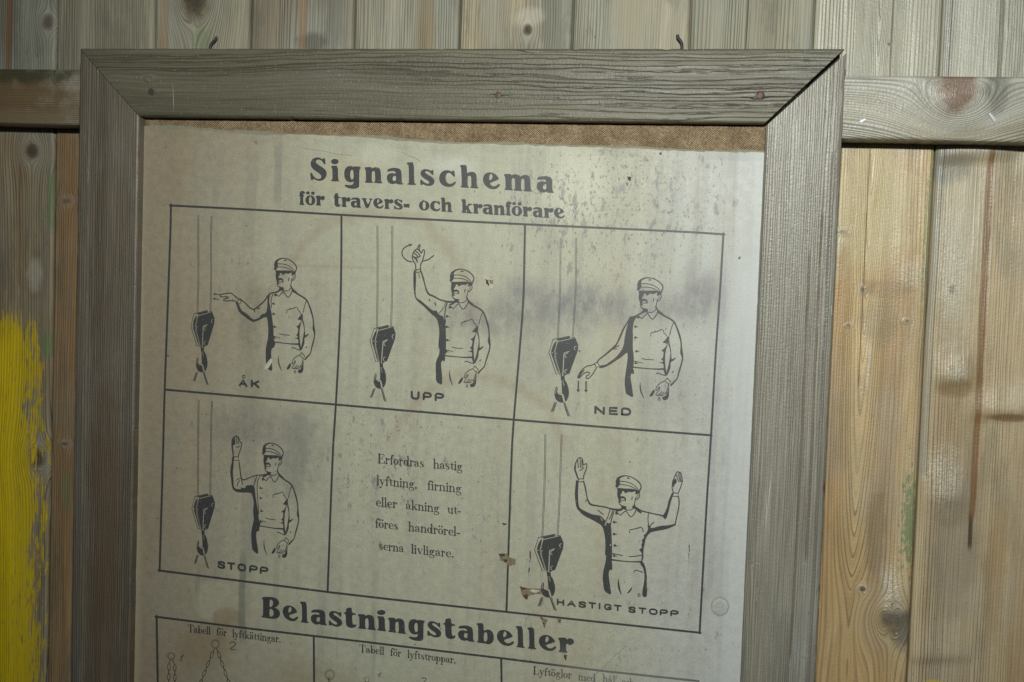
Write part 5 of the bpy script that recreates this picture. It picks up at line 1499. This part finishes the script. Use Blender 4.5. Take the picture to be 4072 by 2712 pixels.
patch('flaked_patch', [(z7((1362, 1118), (1395, 1138), (1420, 1145), (1405, 1175), (1398, 1202), (1384, 1175)), flk_m), (z7((1364, 1120), (1385, 1140), (1380, 1150)), drk_m), (z7((1384, 1165), (1397, 1180), (1394, 1200)), drk_m)], 'small flake hanging below the panel border')
patch('flaked_patch', [(z7((1480, 1142), (1505, 1138), (1500, 1168), (1485, 1168)), flk_m), (z7((1490, 1148), (1504, 1150), (1498, 1164)), drk_m)], 'tiny flake under the caption')
patch('flaked_patch', [(z7((1520, 1376), (1545, 1384), (1540, 1425), (1528, 1400)), drk_m)], 'dark flake under the last letter of the heading')
patch('flaked_patch', [([(1922, 1096), (1950, 1102), (1964, 1128), (1958, 1150), (1944, 1142), (1930, 1115)], pale_m), ([(1944, 1108), (1960, 1116), (1962, 1132), (1950, 1128)], flk_m), ([(1930, 1110), (1942, 1116), (1946, 1138), (1936, 1130)], drk_m)], 'torn hole right of the finger circling man')
patch('flaked_patch', [([(1058, 1448), (1078, 1424), (1084, 1436), (1064, 1470), (1050, 1466)], pale_m)], 'pale scuff across the pointing man')
patch('dirt_mark', [(z7((1112, 503), (1142, 500), (1144, 512), (1125, 514)), drk_m)])
patch('dirt_mark', [(z7((1298, 690), (1303, 688), (1299, 762), (1296, 762)), drk_m), (z7((1292, 800), (1296, 798), (1292, 852), (1289, 852)), drk_m)])
patch('dirt_mark', [([(2738, 2168), (2742, 2162), (2743, 2190), (2740, 2212)], drk_m), ([(2738, 2216), (2741, 2214), (2739, 2238)], drk_m)])
patch('dirt_mark', [([(2495, 700), (2510, 706), (2506, 722), (2496, 712)], drk_m), ([(2488, 728), (2500, 730), (2494, 742)], flk_m)])
patch('dirt_mark', [([(2622, 608), (2632, 606), (2632, 614), (2624, 615)], drk_m)])
patch('dirt_mark', [([(1008, 562), (1022, 562), (1026, 570), (1016, 572)], flk_m)])
patch('dirt_mark', [([(2936, 1022), (2944, 1020), (2944, 1030), (2936, 1031)], flk_m)])

def hair(pts, w, name, mat, lift):
    P = [pt(a, b, YP - lift) for a, b in pts]
    V, Fc = [], []
    for j, p in enumerate(P):
        d = (P[min(j + 1, len(P) - 1)] - P[max(j - 1, 0)]).normalized()
        V += [(p.x - d.z * w, p.y, p.z + d.x * w), (p.x + d.z * w, p.y, p.z - d.x * w)]
        if j:
            Fc.append((2 * j - 2, 2 * j, 2 * j + 1, 2 * j - 1))
    return mesh_obj(name, V, Fc, mat, sheet, loc=(0.4, YP, PZ))


sh_m = flat_mat('crease_line', (0.20, 0.195, 0.175), 0.8)  # darker thin strips drawn along the creases
hair([(2366, 2683), (2390, 2662), (2408, 2648), (2414, 2634), (2428, 2628), (2440, 2612), (2452, 2600), (2466, 2590), (2478, 2578), (2492, 2566)], 0.00018, 'crease', sh_m, 0.0004)
hair([(1520, 560), (1545, 582), (1575, 592), (1600, 606), (1625, 620), (1650, 628), (1670, 640)], 0.00022, 'crease', sh_m, 0.0004)
hair([(1160, 570), (1210, 590), (1280, 600), (1340, 612), (1400, 618)], 0.00016, 'crease', sh_m, 0.0004)

# ------------------------------------------------------------------ small things on the wall
iron_m = flat_mat('dark_iron', (0.05, 0.045, 0.05), 0.6, 0.5, 0.4, 600)


def tube(name, pts, r, mat, n=8):
    V, Fc = [], []
    for j, p in enumerate(pts):
        a, b = pts[max(j - 1, 0)], pts[min(j + 1, len(pts) - 1)]
        d = (b - a).normalized()
        s_ = d.cross(Vector((0.3, 1, 0.1))).normalized()
        t_ = d.cross(s_)
        rr = r * (0.7 if j == len(pts) - 1 else 1.0)
        for q_ in range(n):
            an = 2 * math.pi * q_ / n
            V.append(p + s_ * rr * math.cos(an) + t_ * rr * math.sin(an))
    for j in range(len(pts) - 1):
        for q_ in range(n):
            a = j * n + q_
            b = j * n + (q_ + 1) % n
            Fc.append((a, b, b + n, a + n))
    Fc.append(tuple(range(n)))
    Fc.append(tuple(range((len(pts) - 1) * n, len(pts) * n)))
    return mesh_obj(name, V, Fc, mat, None, loc=pts[0], smooth=True)


YN = 0.052
def bend(px):
    P = [pt(a, b, YN) for a, b in px]
    first = P[0].copy()
    return [Vector((first.x, YN + 0.008, first.z - 0.016)), Vector((first.x, YN + 0.001, first.z - 0.009))] + P


def dense(P, n=2):
    return [Vector(q_) for q_ in chaikin([tuple(p) for p in P], n, False)]


nl = tube('bent_nail', dense(bend([(836, 192), (838, 180), (845, 168), (855, 160), (860, 152), (859, 146)])), 0.0016, iron_m)
tag(nl, 'bent dark iron nail above the left part of the frame, tip curling right', 'nail', 'bent nails behind the frame')
nl = tube('bent_nail', dense(bend([(2711, 192), (2712, 178), (2708, 165), (2700, 156), (2695, 148), (2694, 138)])), 0.0017, iron_m)
tag(nl, 'bent dark iron nail above the right part of the frame, tip curling left', 'nail', 'bent nails behind the frame')

grn_m = flat_mat('green_fibre', (0.11, 0.19, 0.10), 0.7)
th_ = tube('green_thread', dense([pt(a, b, YR - 0.002) for a, b in ((222, 281), (210, 284), (208, 300), (213, 318), (220, 332), (229, 343))]), 0.00045, grn_m, 6)
tag(th_, 'thin curled green thread on the brown rail left of the frame', 'thread')
